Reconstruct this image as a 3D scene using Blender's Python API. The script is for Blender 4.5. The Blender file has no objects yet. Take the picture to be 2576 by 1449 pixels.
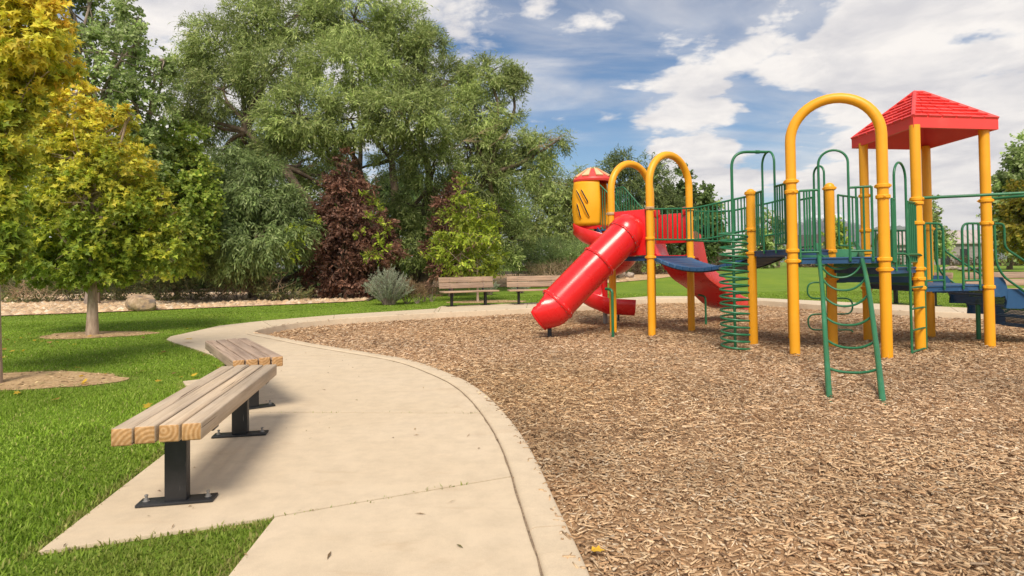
import bpy, bmesh, math, random
import numpy as np
from mathutils import Vector, Matrix
from mathutils.geometry import delaunay_2d_cdt, tessellate_polygon

random.seed(7)
RNG = np.random.default_rng(11)
scene = bpy.context.scene
COL = scene.collection
R = math.radians

# ------------------------------------------------------------------ camera
F, CX, CY, CH = 1500.0, 1288.0, 636.6, 1.18      # focal length and principal point for a 2576 px wide picture
PITCH, ROLL = R(1.2), 0.0131
_fw = Vector((0, math.cos(PITCH), math.sin(PITCH)))
_up0 = Vector((0, -math.sin(PITCH), math.cos(PITCH)))
_rt0 = Vector((1, 0, 0))
_rt = _rt0 * math.cos(ROLL) - _up0 * math.sin(ROLL)
_up = _up0 * math.cos(ROLL) + _rt0 * math.sin(ROLL)
cam_d = bpy.data.cameras.new('camera')
cam_d.sensor_width = 36.0
cam_d.lens = F / 2576.0 * 36.0
cam_d.shift_y = -(724.5 - CY) / 2576.0
cam_d.clip_start = 0.05
cam_d.clip_end = 12000
cam = bpy.data.objects.new('camera', cam_d)
COL.objects.link(cam)
m = Matrix.Identity(4)
for i in range(3):
    m[i][0] = _rt[i]; m[i][1] = _up[i]; m[i][2] = -_fw[i]
m[2][3] = CH
cam.matrix_world = m
scene.camera = cam

def ray(x, y):
    return _fw + _rt * ((x - CX) / F) + _up * ((CY - y) / F)
def G(x, y, z=0.0):                       # survey point on the level z
    d = ray(x, y); t = (z - CH) / d.z
    return Vector((d.x * t, d.y * t, z))
def V(x, y, Y):                           # survey point at the distance Y
    d = ray(x, y); t = Y / d.y
    return Vector((d.x * t, Y, CH + d.z * t))
def zat(P, y):                            # height above P seen at picture height y
    k = (CY - y) / F
    a0 = _up.x * P[0] + _up.y * P[1]; b0 = _fw.y * P[1]
    return CH + (k * b0 - a0) / (_up.z - k * _fw.z)
def along(P0, P1, x, z=1.2):              # point of the edge P0-P1 seen at picture column x
    k = (x - CX) / F
    n = _rt - _fw * k
    a = Vector((P0[0], P0[1], z - CH)); b = Vector((P1[0], P1[1], z - CH))
    da, db = n.dot(a), n.dot(b)
    t = da / (da - db)
    return Vector((P0[0] + (P1[0] - P0[0]) * t, P0[1] + (P1[1] - P0[1]) * t, 0))
def sstep(a, b, x):
    t = min(1, max(0, (x - a) / (b - a))); return t * t * (3 - 2 * t)

# ------------------------------------------------------------------ sun, sky, exposure
SUN = Vector((-0.05, -0.85, 1.0)).normalized()
sd = bpy.data.lights.new('sun', 'SUN'); sd.energy = 1.95; sd.angle = R(22.0); sd.color = (1.0, 0.91, 0.77)
so = bpy.data.objects.new('sun', sd); COL.objects.link(so)
so.rotation_euler = (-SUN).to_track_quat('-Z', 'Y').to_euler()
scene.view_settings.view_transform = 'Standard'
scene.view_settings.look = 'None'
scene.view_settings.gamma = 1
scene.view_settings.exposure = 1.12
scene.view_settings.use_curve_mapping = False
scene.render.engine = 'CYCLES'
scene.cycles.use_denoising = True
scene.cycles.max_bounces = 8
scene.cycles.transparent_max_bounces = 8
scene.cycles.volume_bounces = 0

W = bpy.data.worlds.new('World'); scene.world = W; W.use_nodes = True
def build_sky():
    nt = W.node_tree; N = nt.nodes; L = nt.links
    N.clear()
    out = N.new('ShaderNodeOutputWorld'); bg = N.new('ShaderNodeBackground')
    bg.inputs['Strength'].default_value = 0.12
    L.new(bg.outputs[0], out.inputs[0])
    sky = N.new('ShaderNodeTexSky'); sky.sky_type = 'NISHITA'; sky.sun_disc = False
    sky.sun_elevation = math.asin(SUN.z); sky.sun_rotation = math.atan2(SUN.x, SUN.y)
    sky.air_density = 1.0; sky.dust_density = 0.3; sky.ozone_density = 1.6
    tc = N.new('ShaderNodeTexCoord')
    sep = N.new('ShaderNodeSeparateXYZ'); L.new(tc.outputs['Generated'], sep.inputs[0])
    def math_(op, a, b=None, clamp=False):
        n = N.new('ShaderNodeMath'); n.operation = op; n.use_clamp = clamp
        for i, v in enumerate((a, b)):
            if v is None: continue
            if isinstance(v, (int, float)): n.inputs[i].default_value = v
            else: L.new(v, n.inputs[i])
        return n.outputs[0]
    zz = math_('ADD', math_('MAXIMUM', sep.outputs[2], 0.0), 0.16)
    px = math_('DIVIDE', sep.outputs[0], zz); py = math_('DIVIDE', sep.outputs[1], zz)
    cmb = N.new('ShaderNodeCombineXYZ'); L.new(px, cmb.inputs[0]); L.new(py, cmb.inputs[1])
    def noise(scale, detail, rough, dist, rot=0.0, sx=1.0, sy=1.0, off=(0, 0, 0)):
        mp = N.new('ShaderNodeMapping'); L.new(cmb.outputs[0], mp.inputs[0])
        mp.inputs['Rotation'].default_value = (0, 0, rot); mp.inputs['Scale'].default_value = (sx, sy, 1)
        mp.inputs['Location'].default_value = off
        n = N.new('ShaderNodeTexNoise'); n.inputs['Scale'].default_value = scale
        n.inputs['Detail'].default_value = detail; n.inputs['Roughness'].default_value = rough
        n.inputs['Distortion'].default_value = dist
        L.new(mp.outputs[0], n.inputs['Vector']); return n.outputs['Fac']
    n1 = noise(1.5, 10, 0.58, 0.3, 0.5, 1.0, 1.0, (3.1, 1.7, 0))      # broad cover
    n2 = noise(5.5, 10, 0.58, 0.2, 0.2, 1.0, 0.8, (0.4, 5.2, 0))       # puffs
    n3 = noise(1.3, 7, 0.6, 0.8, 0.9, 0.45, 1.6, (7.0, 2.0, 0))        # thin veils
    def blob(x, y, rad, amp):
        d = ray(x, y).normalized()
        vm = N.new('ShaderNodeVectorMath'); vm.operation = 'DOT_PRODUCT'
        L.new(tc.outputs['Generated'], vm.inputs[0]); vm.inputs[1].default_value = d
        mr = N.new('ShaderNodeMapRange'); mr.interpolation_type = 'SMOOTHSTEP'
        L.new(vm.outputs['Value'], mr.inputs[0])
        mr.inputs[1].default_value = math.cos(R(rad)); mr.inputs[2].default_value = 1.0
        mr.inputs[3].default_value = 0.0; mr.inputs[4].default_value = amp
        return mr.outputs[0]
    bias = None
    for b in SKY_BLOBS:
        o = blob(*b); bias = o if bias is None else math_('ADD', bias, o)
    cov = math_('ADD', math_('ADD', math_('MULTIPLY', n1, 0.62), math_('MULTIPLY', n2, 0.38)), bias)
    mr = N.new('ShaderNodeMapRange'); mr.interpolation_type = 'SMOOTHSTEP'
    cov = math_('ADD', math_('MULTIPLY', cov, 1.0), math_('MULTIPLY', math_('SUBTRACT', noise(2.7, 9, 0.6, 0.5, 1.1, 0.6, 1.5, (4.0, 8.0, 0)), 0.5), 0.34)); L.new(cov, mr.inputs[0]); mr.inputs[1].default_value = 0.445; mr.inputs[2].default_value = 0.56
    veil = N.new('ShaderNodeMapRange'); veil.interpolation_type = 'SMOOTHSTEP'
    L.new(math_('ADD', n3, math_('MULTIPLY', bias, 0.7)), veil.inputs[0]); veil.inputs[1].default_value = 0.33; veil.inputs[2].default_value = 0.72
    veil.inputs[4].default_value = 0.7
    fac = math_('MAXIMUM', mr.outputs[0], veil.outputs[0])
    n4 = noise(3.2, 9, 0.58, 0.3, 0.3, 1, 1, (1.2, 9.4, 0))
    cr = N.new('ShaderNodeValToRGB'); L.new(n4, cr.inputs[0])
    cr.color_ramp.elements[0].position = 0.36; cr.color_ramp.elements[0].color = (2.75, 2.68, 2.76, 1)
    cr.color_ramp.elements[1].position = 0.60; cr.color_ramp.elements[1].color = (3.9, 3.7, 3.52, 1)
    # clear sky a little deeper, as behind a polarising filter
    hs = N.new('ShaderNodeHueSaturation'); hs.inputs['Saturation'].default_value = 1.22; hs.inputs['Value'].default_value = 0.41
    L.new(sky.outputs[0], hs.inputs['Color'])
    mx = N.new('ShaderNodeMix'); mx.data_type = 'RGBA'
    L.new(fac, mx.inputs['Factor']); L.new(hs.outputs[0], mx.inputs['A']); L.new(cr.outputs[0], mx.inputs['B'])
    L.new(mx.outputs['Result'], bg.inputs['Color'])
SKY_BLOBS = [(1560, 320, 10, -0.10), (1440, 420, 9, -0.07), (1960, 330, 7, -0.12), (1350, 40, 12, -0.06), (1700, 130, 9, -0.03),
             (2450, 180, 22, 0.060), (2300, 560, 18, 0.12), (1450, 200, 8, 0.04), (1720, 300, 6, 0.16), (420, 60, 14, 0.10), (1750, 450, 6, 0.08)]
build_sky()

# ------------------------------------------------------------------ helpers
ORG = {}
def tag(o, label=None, cat=None, group=None, kind=None):
    if label: o['label'] = label
    if cat: o['category'] = cat
    if group: o['group'] = group
    if kind: o['kind'] = kind
    return o
def empty(name, loc, label=None, cat=None, group=None, kind=None):
    o = bpy.data.objects.new(name, None); COL.objects.link(o)
    o.location = loc; o.empty_display_size = 0.1
    ORG[o.name] = Vector(loc)
    return tag(o, label, cat, group, kind)
def link(name, me, parent=None):
    o = bpy.data.objects.new(name, me); COL.objects.link(o)
    if parent is not None: o.parent = parent
    return o
def copy_tree(o, parent=None):
    c = o.copy(); COL.objects.link(c)
    if parent is not None: c.parent = parent
    for ch in list(o.children): copy_tree(ch, c)
    return c

class MB:
    def __init__(s): s.v = []; s.f = []; s.m = []
    def add(s, vs, fs, mi=0):
        n = len(s.v); s.v += [tuple(v) for v in vs]
        s.f += [tuple(i + n for i in f) for f in fs]; s.m += [mi] * len(fs)
    def box(s, c, size, rot=None, mi=0, bev=0.0):
        hx, hy, hz = size[0] / 2, size[1] / 2, size[2] / 2
        c = Vector(c); M = rot or Matrix.Identity(3)
        if bev <= 0:
            vs = [c + M @ Vector((x * hx, y * hy, z * hz)) for x in (-1, 1) for y in (-1, 1) for z in (-1, 1)]
            s.add(vs, [(0, 1, 3, 2), (4, 6, 7, 5), (0, 4, 5, 1), (2, 3, 7, 6), (0, 2, 6, 4), (1, 5, 7, 3)], mi)
        else:
            bm = bmesh.new(); bmesh.ops.create_cube(bm, size=1.0)
            for v in bm.verts: v.co = Vector((v.co.x * 2 * hx, v.co.y * 2 * hy, v.co.z * 2 * hz))
            bmesh.ops.bevel(bm, geom=bm.edges[:], offset=bev, segments=2, affect='EDGES', profile=0.6)
            bm.verts.index_update()
            s.add([c + M @ v.co for v in bm.verts], [[v.index for v in f.verts] for f in bm.faces], mi); bm.free()
    def prism(s, poly, z0, z1, mi=0):
        n = len(poly)
        ar = sum(poly[i][0] * poly[(i + 1) % n][1] - poly[(i + 1) % n][0] * poly[i][1] for i in range(n))
        if ar < 0: poly = poly[::-1]
        vs = [(p[0], p[1], z0) for p in poly] + [(p[0], p[1], z1) for p in poly]
        fs = [tuple(range(n - 1, -1, -1)), tuple(range(n, 2 * n))]
        fs += [(i, (i + 1) % n, n + (i + 1) % n, n + i) for i in range(n)]
        s.add(vs, fs, mi)
    def tube(s, pts, r, seg=10, caps=True, mi=0):
        pts = [Vector(p) for p in pts]; n = len(pts)
        rs = r if isinstance(r, (list, tuple)) else [r] * n
        t0 = (pts[1] - pts[0]).normalized()
        a = Vector((0, 0, 1)) if abs(t0.z) < 0.9 else Vector((1, 0, 0))
        u = t0.cross(a).normalized(); vs = []
        for i in range(n):
            t = (pts[min(i + 1, n - 1)] - pts[max(i - 1, 0)])
            if t.length < 1e-9: t = t0
            t = t.normalized()
            u = (u - t * u.dot(t)).normalized(); w = t.cross(u)
            for k in range(seg):
                an = 2 * math.pi * k / seg
                vs.append(pts[i] + (u * math.cos(an) + w * math.sin(an)) * rs[i])
        fs = []
        for i in range(n - 1):
            for k in range(seg):
                k2 = (k + 1) % seg
                fs.append((i * seg + k, i * seg + k2, (i + 1) * seg + k2, (i + 1) * seg + k))
        if caps:
            fs.append(tuple(range(seg - 1, -1, -1))); fs.append(tuple((n - 1) * seg + k for k in range(seg)))
        s.add(vs, fs, mi)
    def lathe(s, prof, c, seg=20, axis=None, mi=0, a0=0.0, a1=2 * math.pi):
        c = Vector(c); q = Vector(axis).to_track_quat('Z', 'Y').to_matrix() if axis is not None else Matrix.Identity(3)
        full = abs(a1 - a0 - 2 * math.pi) < 1e-6
        ns = seg if full else seg + 1
        vs = []
        for k in range(ns):
            an = a0 + (a1 - a0) * k / seg
            for (rr, zz) in prof: vs.append(c + q @ Vector((rr * math.cos(an), rr * math.sin(an), zz)))
        m_ = len(prof); fs = []
        for k in range(seg):
            k2 = (k + 1) % ns
            for j in range(m_ - 1): fs.append((k * m_ + j, k2 * m_ + j, k2 * m_ + j + 1, k * m_ + j + 1))
        s.add(vs, fs, mi)
    def sweep(s, prof, path, closed=False, mi=0, caps=True):
        """profile in (side, up), path points; side stays level"""
        path = [Vector(p) for p in path]; n = len(path); vs = []; m_ = len(prof)
        for i in range(n):
            t = (path[min(i + 1, n - 1)] - path[max(i - 1, 0)]).normalized()
            sd_ = t.cross(Vector((0, 0, 1))).normalized(); up = sd_.cross(t).normalized()
            for (a, b) in prof: vs.append(path[i] + sd_ * a + up * b)
        fs = []; mm = m_ if closed else m_ - 1
        for i in range(n - 1):
            for k in range(mm):
                k2 = (k + 1) % m_
                fs.append((i * m_ + k, i * m_ + k2, (i + 1) * m_ + k2, (i + 1) * m_ + k))
        if closed and caps:
            fs.append(tuple(range(m_ - 1, -1, -1))); fs.append(tuple((n - 1) * m_ + k for k in range(m_)))
        s.add(vs, fs, mi)
    def build(s, name, mats, parent=None, smooth=True, angle=40, origin=None, recalc=False):
        o0 = Vector((0, 0, 0))
        if origin is not None: o0 = Vector(origin)
        elif parent is not None and parent.name in ORG: o0 = ORG[parent.name]
        me = bpy.data.meshes.new(name)
        me.from_pydata([(v[0] - o0.x, v[1] - o0.y, v[2] - o0.z) for v in s.v], [], s.f)
        if not isinstance(mats, (list, tuple)): mats = [mats]
        for mt in mats: me.materials.append(mt)
        if len(mats) > 1: me.polygons.foreach_set('material_index', s.m)
        if recalc:
            bm = bmesh.new(); bm.from_mesh(me); bmesh.ops.recalc_face_normals(bm, faces=bm.faces[:]); bm.to_mesh(me); bm.free()
        if smooth:
            me.polygons.foreach_set('use_smooth', [True] * len(me.polygons))
            me.set_sharp_from_angle(angle=R(angle))
        me.update()
        o = link(name, me, parent)
        if parent is not None:
            ORG[o.name] = o0
        elif origin is not None:
            o.location = o0; ORG[o.name] = o0
        else: ORG[o.name] = Vector((0, 0, 0))
        return o

def catmull(pts, n=8):
    pts = [Vector(p) for p in pts]; out = []
    P = [pts[0] * 2 - pts[1]] + pts + [pts[-1] * 2 - pts[-2]]
    for i in range(1, len(P) - 2):
        for k in range(n):
            t = k / n
            a, b, c, d = P[i - 1], P[i], P[i + 1], P[i + 2]
            out.append(0.5 * ((2 * b) + (c - a) * t + (2 * a - 5 * b + 4 * c - d) * t * t + (3 * b - a - 3 * c + d) * t ** 3))
    out.append(pts[-1]); return out
def fillet(pts, r, n=5):
    pts = [Vector(p) for p in pts]; out = [pts[0]]
    for i in range(1, len(pts) - 1):
        a, b, c = pts[i - 1], pts[i], pts[i + 1]
        d0 = (a - b); d1 = (c - b); rr = min(r, d0.length * 0.49, d1.length * 0.49)
        p0 = b + d0.normalized() * rr; p1 = b + d1.normalized() * rr
        for k in range(n + 1):
            t = k / n; out.append(p0.lerp(b, t).lerp(b.lerp(p1, t), t))
    out.append(pts[-1]); return out

# ------------------------------------------------------------------ materials
def new_mat(name):
    mt = bpy.data.materials.new(name); mt.use_nodes = True
    nt = mt.node_tree; return mt, nt, nt.nodes['Principled BSDF']
def nd(nt, typ, **kw):
    n = nt.nodes.new(typ)
    for k, v in kw.items():
        if k in n.inputs.keys() if isinstance(k, str) else False: n.inputs[k].default_value = v
        else: setattr(n, k, v)
    return n
def noise_n(nt, scale, detail=6, rough=0.6, vec=None, coord='Object', mscale=None, dist=0.0):
    tc = nt.nodes.new('ShaderNodeTexCoord'); src = tc.outputs[coord]
    if mscale is not None:
        mp = nt.nodes.new('ShaderNodeMapping'); mp.inputs['Scale'].default_value = mscale
        nt.links.new(src, mp.inputs[0]); src = mp.outputs[0]
    n = nt.nodes.new('ShaderNodeTexNoise'); n.inputs['Scale'].default_value = scale
    n.inputs['Detail'].default_value = detail; n.inputs['Roughness'].default_value = rough; n.inputs['Distortion'].default_value = dist
    nt.links.new(src, n.inputs['Vector']); return n
def ramp(nt, fac, stops):
    r = nt.nodes.new('ShaderNodeValToRGB'); e = r.color_ramp.elements
    while len(e) < len(stops): e.new(0.5)
    for i, (p, c) in enumerate(stops):
        e[i].position = p; e[i].color = (*c, 1) if len(c) == 3 else c
    nt.links.new(fac, r.inputs[0]); return r
def mixc(nt, fac, a, b, mode='MIX'):
    n = nt.nodes.new('ShaderNodeMix'); n.data_type = 'RGBA'; n.blend_type = mode
    for key, v in (('Factor', fac), ('A', a), ('B', b)):
        if isinstance(v, (int, float)): n.inputs[key].default_value = v
        elif isinstance(v, tuple): n.inputs[key].default_value = (*v, 1)
        else: nt.links.new(v, n.inputs[key])
    return n.outputs['Result']
def bump(nt, b, height, strength, dist=0.01):
    n = nt.nodes.new('ShaderNodeBump'); n.inputs['Strength'].default_value = strength; n.inputs['Distance'].default_value = dist
    nt.links.new(height, n.inputs['Height']); nt.links.new(n.outputs[0], b.inputs['Normal'])

def paint(name, col, rough=0.38, var=0.18, fade=None, dirt=0.25, coat=0.0, scratch=0.0):
    """weathered paint or moulded plastic: blotchy fading, dust, uneven gloss, fine relief"""
    mt, nt, b = new_mat(name)
    n = noise_n(nt, 2.2, 6, 0.65)
    fade = fade or tuple(min(1, c * 0.75 + 0.07) for c in col)
    dk = tuple(c * (1 - var) for c in col)
    r = ramp(nt, n.outputs['Fac'], [(0.3, dk), (0.55, col), (0.8, fade)])
    g = noise_n(nt, 26, 8, 0.75)
    gr = ramp(nt, g.outputs['Fac'], [(0.60, (0, 0, 0)), (0.78, (1, 1, 1))])
    mul = nt.nodes.new('ShaderNodeMath'); mul.operation = 'MULTIPLY'; mul.inputs[1].default_value = dirt
    nt.links.new(gr.outputs[0], mul.inputs[0])
    c = mixc(nt, mul.outputs[0], r.outputs[0], (0.30, 0.25, 0.19))
    if scratch:
        sc = noise_n(nt, 60, 3, 0.5, mscale=(1, 1, 0.1))
        sr = ramp(nt, sc.outputs['Fac'], [(0.68, (0, 0, 0)), (0.72, (1, 1, 1))])
        m2 = nt.nodes.new('ShaderNodeMath'); m2.operation = 'MULTIPLY'; m2.inputs[1].default_value = scratch
        nt.links.new(sr.outputs[0], m2.inputs[0]); c = mixc(nt, m2.outputs[0], c, (0.5, 0.5, 0.46))
    nt.links.new(c, b.inputs['Base Color'])
    rr = ramp(nt, n.outputs['Fac'], [(0.2, (rough * 0.75,) * 3), (0.9, (min(1, rough * 1.5),) * 3)])
    nt.links.new(rr.outputs[0], b.inputs['Roughness'])
    b.inputs['Coat Weight'].default_value = coat; b.inputs['Coat Roughness'].default_value = 0.15
    bump(nt, b, g.outputs['Fac'], 0.06, 0.004)
    return mt
M = {}
M['yellow'] = paint('yellow_paint', (0.88, 0.385, 0.010), 0.42, 0.08, (0.89, 0.43, 0.025), 0.13, scratch=0.10)
M['yellow_plastic'] = paint('yellow_plastic', (0.90, 0.41, 0.004), 0.5, 0.06, (0.90, 0.44, 0.012), 0.04)
M['red'] = paint('red_plastic', (0.76, 0.016, 0.018), 0.27, 0.10, (0.78, 0.026, 0.024), 0.025, coat=0.2)
M['red_roof'] = paint('red_roof_plastic', (0.80, 0.060, 0.052), 0.45, 0.1, (0.82, 0.10, 0.085), 0.06)
M['green'] = paint('green_paint', (0.018, 0.155, 0.064), 0.36, 0.2, (0.045, 0.21, 0.11), 0.1, scratch=0.2)
M['green_panel'] = paint('green_panel', (0.045, 0.25, 0.12), 0.5, 0.15, (0.08, 0.30, 0.17), 0.1)
M['blue'] = paint('blue_plastisol', (0.016, 0.078, 0.190), 0.5, 0.2, (0.075, 0.155, 0.25), 0.15)
M['blue_bright'] = paint('blue_step_plastisol', (0.012, 0.085, 0.20), 0.42, 0.2, (0.06, 0.16, 0.27), 0.15)
M['cream'] = paint('cream_paint', (0.74, 0.47, 0.25), 0.6, 0.12, (0.8, 0.6, 0.4), 0.3, scratch=0.2)
M['old_clamp'] = paint('weathered_clamp', (0.45, 0.30, 0.16), 0.6, 0.2, (0.55, 0.45, 0.32), 0.4)
M['black_steel'] = paint('black_steel', (0.014, 0.015, 0.018), 0.42, 0.3, (0.04, 0.04, 0.045), 0.12, scratch=0.2)
M['steel'] = paint('galvanised_steel', (0.32, 0.31, 0.30), 0.42, 0.3, (0.45, 0.43, 0.41), 0.35)
M['steel'].node_tree.nodes['Principled BSDF'].inputs['Metallic'].default_value = 0.7

def wood(name, c0, c1, c2, scale=1.0):
    mt, nt, b = new_mat(name)
    oi = nt.nodes.new('ShaderNodeObjectInfo')
    tc = nt.nodes.new('ShaderNodeTexCoord')
    add = nt.nodes.new('ShaderNodeVectorMath'); add.operation = 'ADD'
    nt.links.new(tc.outputs['Object'], add.inputs[0])
    vm = nt.nodes.new('ShaderNodeVectorMath'); vm.operation = 'SCALE'; vm.inputs[0].default_value = (3, 7, 11)
    nt.links.new(oi.outputs['Random'], vm.inputs['Scale']); nt.links.new(vm.outputs[0], add.inputs[1])
    def n_(sc, ms, d, rg=0.6, dist=0.3):
        mp = nt.nodes.new('ShaderNodeMapping'); mp.inputs['Scale'].default_value = ms; nt.links.new(add.outputs[0], mp.inputs[0])
        n = nt.nodes.new('ShaderNodeTexNoise'); n.inputs['Scale'].default_value = sc; n.inputs['Detail'].default_value = d
        n.inputs['Roughness'].default_value = rg; n.inputs['Distortion'].default_value = dist
        nt.links.new(mp.outputs[0], n.inputs['Vector']); return n
    g = n_(42 * scale, (0.035, 1, 1), 8, 0.7); big = n_(3.0, (0.5, 1.5, 1.5), 5)
    r = ramp(nt, g.outputs['Fac'], [(0.30, c0), (0.48, c1), (0.68, c2)])
    rb = ramp(nt, big.outputs['Fac'], [(0.3, (0.72, 0.70, 0.70)), (0.7, (1.12, 1.06, 1.0))])
    c = mixc(nt, 1.0, r.outputs[0], rb.outputs[0], 'MULTIPLY')
    ck = n_(70 * scale, (0.02, 1, 1), 2, 0.4, 0.1)
    cr = ramp(nt, ck.outputs['Fac'], [(0.29, (0.22, 0.17, 0.14)), (0.34, (1, 1, 1))])
    c = mixc(nt, 1.0, c, cr.outputs[0], 'MULTIPLY')
    rnd = ramp(nt, oi.outputs['Random'], [(0, (0.86, 0.84, 0.84)), (1, (1.08, 1.04, 1.0))])
    c = mixc(nt, 1.0, c, rnd.outputs[0], 'MULTIPLY')
    nt.links.new(c, b.inputs['Base Color']); b.inputs['Roughness'].default_value = 0.75
    bump(nt, b, g.outputs['Fac'], 0.35, 0.004)
    return mt
M['wood'] = wood('weathered_pine', (0.40, 0.315, 0.22), (0.57, 0.475, 0.355), (0.64, 0.555, 0.435))
M['wood_grey'] = wood('grey_weathered_pine', (0.24, 0.17, 0.13), (0.39, 0.30, 0.235), (0.48, 0.39, 0.32))
M['wood_brown'] = wood('brown_weathered_boards', (0.22, 0.15, 0.105), (0.39, 0.285, 0.205), (0.50, 0.385, 0.29))
def endgrain():
    mt, nt, b = new_mat('end_grain')
    tc = nt.nodes.new('ShaderNodeTexCoord')
    mp = nt.nodes.new('ShaderNodeMapping'); mp.inputs['Location'].default_value = (0, -0.11, -0.10)
    oi = nt.nodes.new('ShaderNodeObjectInfo'); vs_ = nt.nodes.new('ShaderNodeVectorMath'); vs_.operation = 'MULTIPLY_ADD'
    cb = nt.nodes.new('ShaderNodeCombineXYZ'); nt.links.new(oi.outputs['Random'], cb.inputs[1]); mm_ = nt.nodes.new('ShaderNodeMath'); mm_.operation = 'FRACT'; m3_ = nt.nodes.new('ShaderNodeMath'); m3_.operation = 'MULTIPLY'; m3_.inputs[1].default_value = 7.31
    nt.links.new(oi.outputs['Random'], m3_.inputs[0]); nt.links.new(m3_.outputs[0], mm_.inputs[0]); nt.links.new(mm_.outputs[0], cb.inputs[2])
    nt.links.new(cb.outputs[0], vs_.inputs[0]); vs_.inputs[1].default_value = (0, .22, .20); nt.links.new(tc.outputs['Object'], vs_.inputs[2])
    nt.links.new(vs_.outputs[0], mp.inputs[0])
    w = nt.nodes.new('ShaderNodeTexWave'); w.wave_type = 'RINGS'; w.rings_direction = 'X'
    w.inputs['Scale'].default_value = 15; w.inputs['Distortion'].default_value = 1.2; w.inputs['Detail'].default_value = 3
    nt.links.new(mp.outputs[0], w.inputs['Vector'])
    r = ramp(nt, w.outputs['Fac'], [(0.1, (0.46, 0.26, 0.10)), (0.6, (0.56, 0.335, 0.145)), (0.95, (0.62, 0.40, 0.20))])
    n = noise_n(nt, 30, 6, 0.7); rn = ramp(nt, n.outputs['Fac'], [(0.3, (0.6, 0.55, 0.5)), (0.65, (1.05, 1, 1))])
    nt.links.new(mixc(nt, 1.0, r.outputs[0], rn.outputs[0], 'MULTIPLY'), b.inputs['Base Color']); b.inputs['Roughness'].default_value = 0.8
    bump(nt, b, w.outputs['Fac'], 0.2, 0.003)
    return mt
M['end'] = endgrain()

def concrete():
    mt, nt, b = new_mat('concrete')
    n1 = noise_n(nt, 0.9, 7, 0.6, coord='Object'); n2 = noise_n(nt, 7, 8, 0.7); n3 = noise_n(nt, 220, 3, 0.6)
    st = noise_n(nt, 2.0, 9, 0.62, mscale=(0.6, 1.7, 1), dist=1.2)
    r = ramp(nt, n1.outputs['Fac'], [(0.25, (0.575, 0.462, 0.325)), (0.5, (0.600, 0.488, 0.350)), (0.75, (0.622, 0.512, 0.378))])
    r2 = ramp(nt, n2.outputs['Fac'], [(0.25, (0.86, 0.85, 0.84)), (0.6, (1.03, 1.02, 1.01))])
    c = mixc(nt, 1.0, r.outputs[0], r2.outputs[0], 'MULTIPLY')
    r3 = ramp(nt, st.outputs['Fac'], [(0.25, (0.82, 0.76, 0.70)), (0.42, (1, 1, 1))])
    c = mixc(nt, 0.6, c, r3.outputs[0], 'MULTIPLY')
    r4 = ramp(nt, n3.outputs['Fac'], [(0.3, (0.90, 0.89, 0.88)), (0.6, (1.03, 1.03, 1.03))])
    c = mixc(nt, 1.0, c, r4.outputs[0], 'MULTIPLY')
    # a few dark specks
    vo = nt.nodes.new('ShaderNodeTexVoronoi'); vo.inputs['Scale'].default_value = 9
    tc = nt.nodes.new('ShaderNodeTexCoord'); nt.links.new(tc.outputs['Object'], vo.inputs['Vector'])
    rv = ramp(nt, vo.outputs['Distance'], [(0.03, (0.45, 0.40, 0.34)), (0.06, (1, 1, 1))])
    c = mixc(nt, 0.18, c, rv.outputs[0], 'MULTIPLY')
    nt.links.new(c, b.inputs['Base Color']); b.inputs['Roughness'].default_value = 0.85
    bump(nt, b, n3.outputs['Fac'], 0.15, 0.003)
    return mt
M['concrete'] = concrete()

def ground_mat(name, stops, scale, detail=8, big=None, bumpd=0.02, bigscale=0.5, fine=None):
    mt, nt, b = new_mat(name)
    n = noise_n(nt, scale, detail, 0.7)
    r = ramp(nt, n.outputs['Fac'], stops); c = r.outputs[0]
    if big:
        nb = noise_n(nt, bigscale, 5, 0.6); rb = ramp(nt, nb.outputs['Fac'], big)
        c = mixc(nt, 1.0, c, rb.outputs[0], 'MULTIPLY')
    nt.links.new(c, b.inputs['Base Color']); b.inputs['Roughness'].default_value = 0.95
    b.inputs['Specular IOR Level'].default_value = 0.2
    bump(nt, b, n.outputs['Fac'], 0.8, bumpd)
    return mt
M['lawn'] = ground_mat('lawn_turf', [(0.28, (0.100, 0.160, 0.014)), (0.5, (0.160, 0.245, 0.024)), (0.72, (0.220, 0.305, 0.045))], 34, 8,
                       [(0.3, (0.78, 0.85, 0.8)), (0.5, (1, 1, 1)), (0.7, (1.25, 1.12, 1.05))], 0.03, 0.55)
M['soil'] = ground_mat('bare_soil', [(0.3, (0.28, 0.17, 0.085)), (0.5, (0.47, 0.32, 0.17)), (0.72, (0.58, 0.42, 0.25))], 18, 8, [(0.3, (0.75, 0.72, 0.7)), (0.6, (1, 1, 1))], 0.02, 2.0)
M['dark_soil'] = ground_mat('leaf_litter', [(0.3, (0.020, 0.014, 0.008)), (0.5, (0.05, 0.036, 0.02)), (0.72, (0.10, 0.075, 0.04))], 9, 8)
M['chip_bed'] = ground_mat('wood_chip_bed', [(0.30, (0.17, 0.098, 0.052)), (0.48, (0.37, 0.232, 0.127)), (0.62, (0.52, 0.352, 0.208)), (0.8, (0.66, 0.485, 0.32))], 42, 6,
                           [(0.3, (0.74, 0.70, 0.70)), (0.5, (1, 0.97, 0.95)), (0.68, (1.15, 1.0, 0.86))], 0.03, 0.45)
M['gravel'] = ground_mat('tan_gravel', [(0.3, (0.32, 0.19, 0.10)), (0.5, (0.56, 0.37, 0.21)), (0.7, (0.66, 0.48, 0.30))], 12, 6, None, 0.05)
M['joint'] = ground_mat('joint_dirt', [(0.3, (0.12, 0.085, 0.055)), (0.6, (0.34, 0.25, 0.17))], 30, 6)

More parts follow.
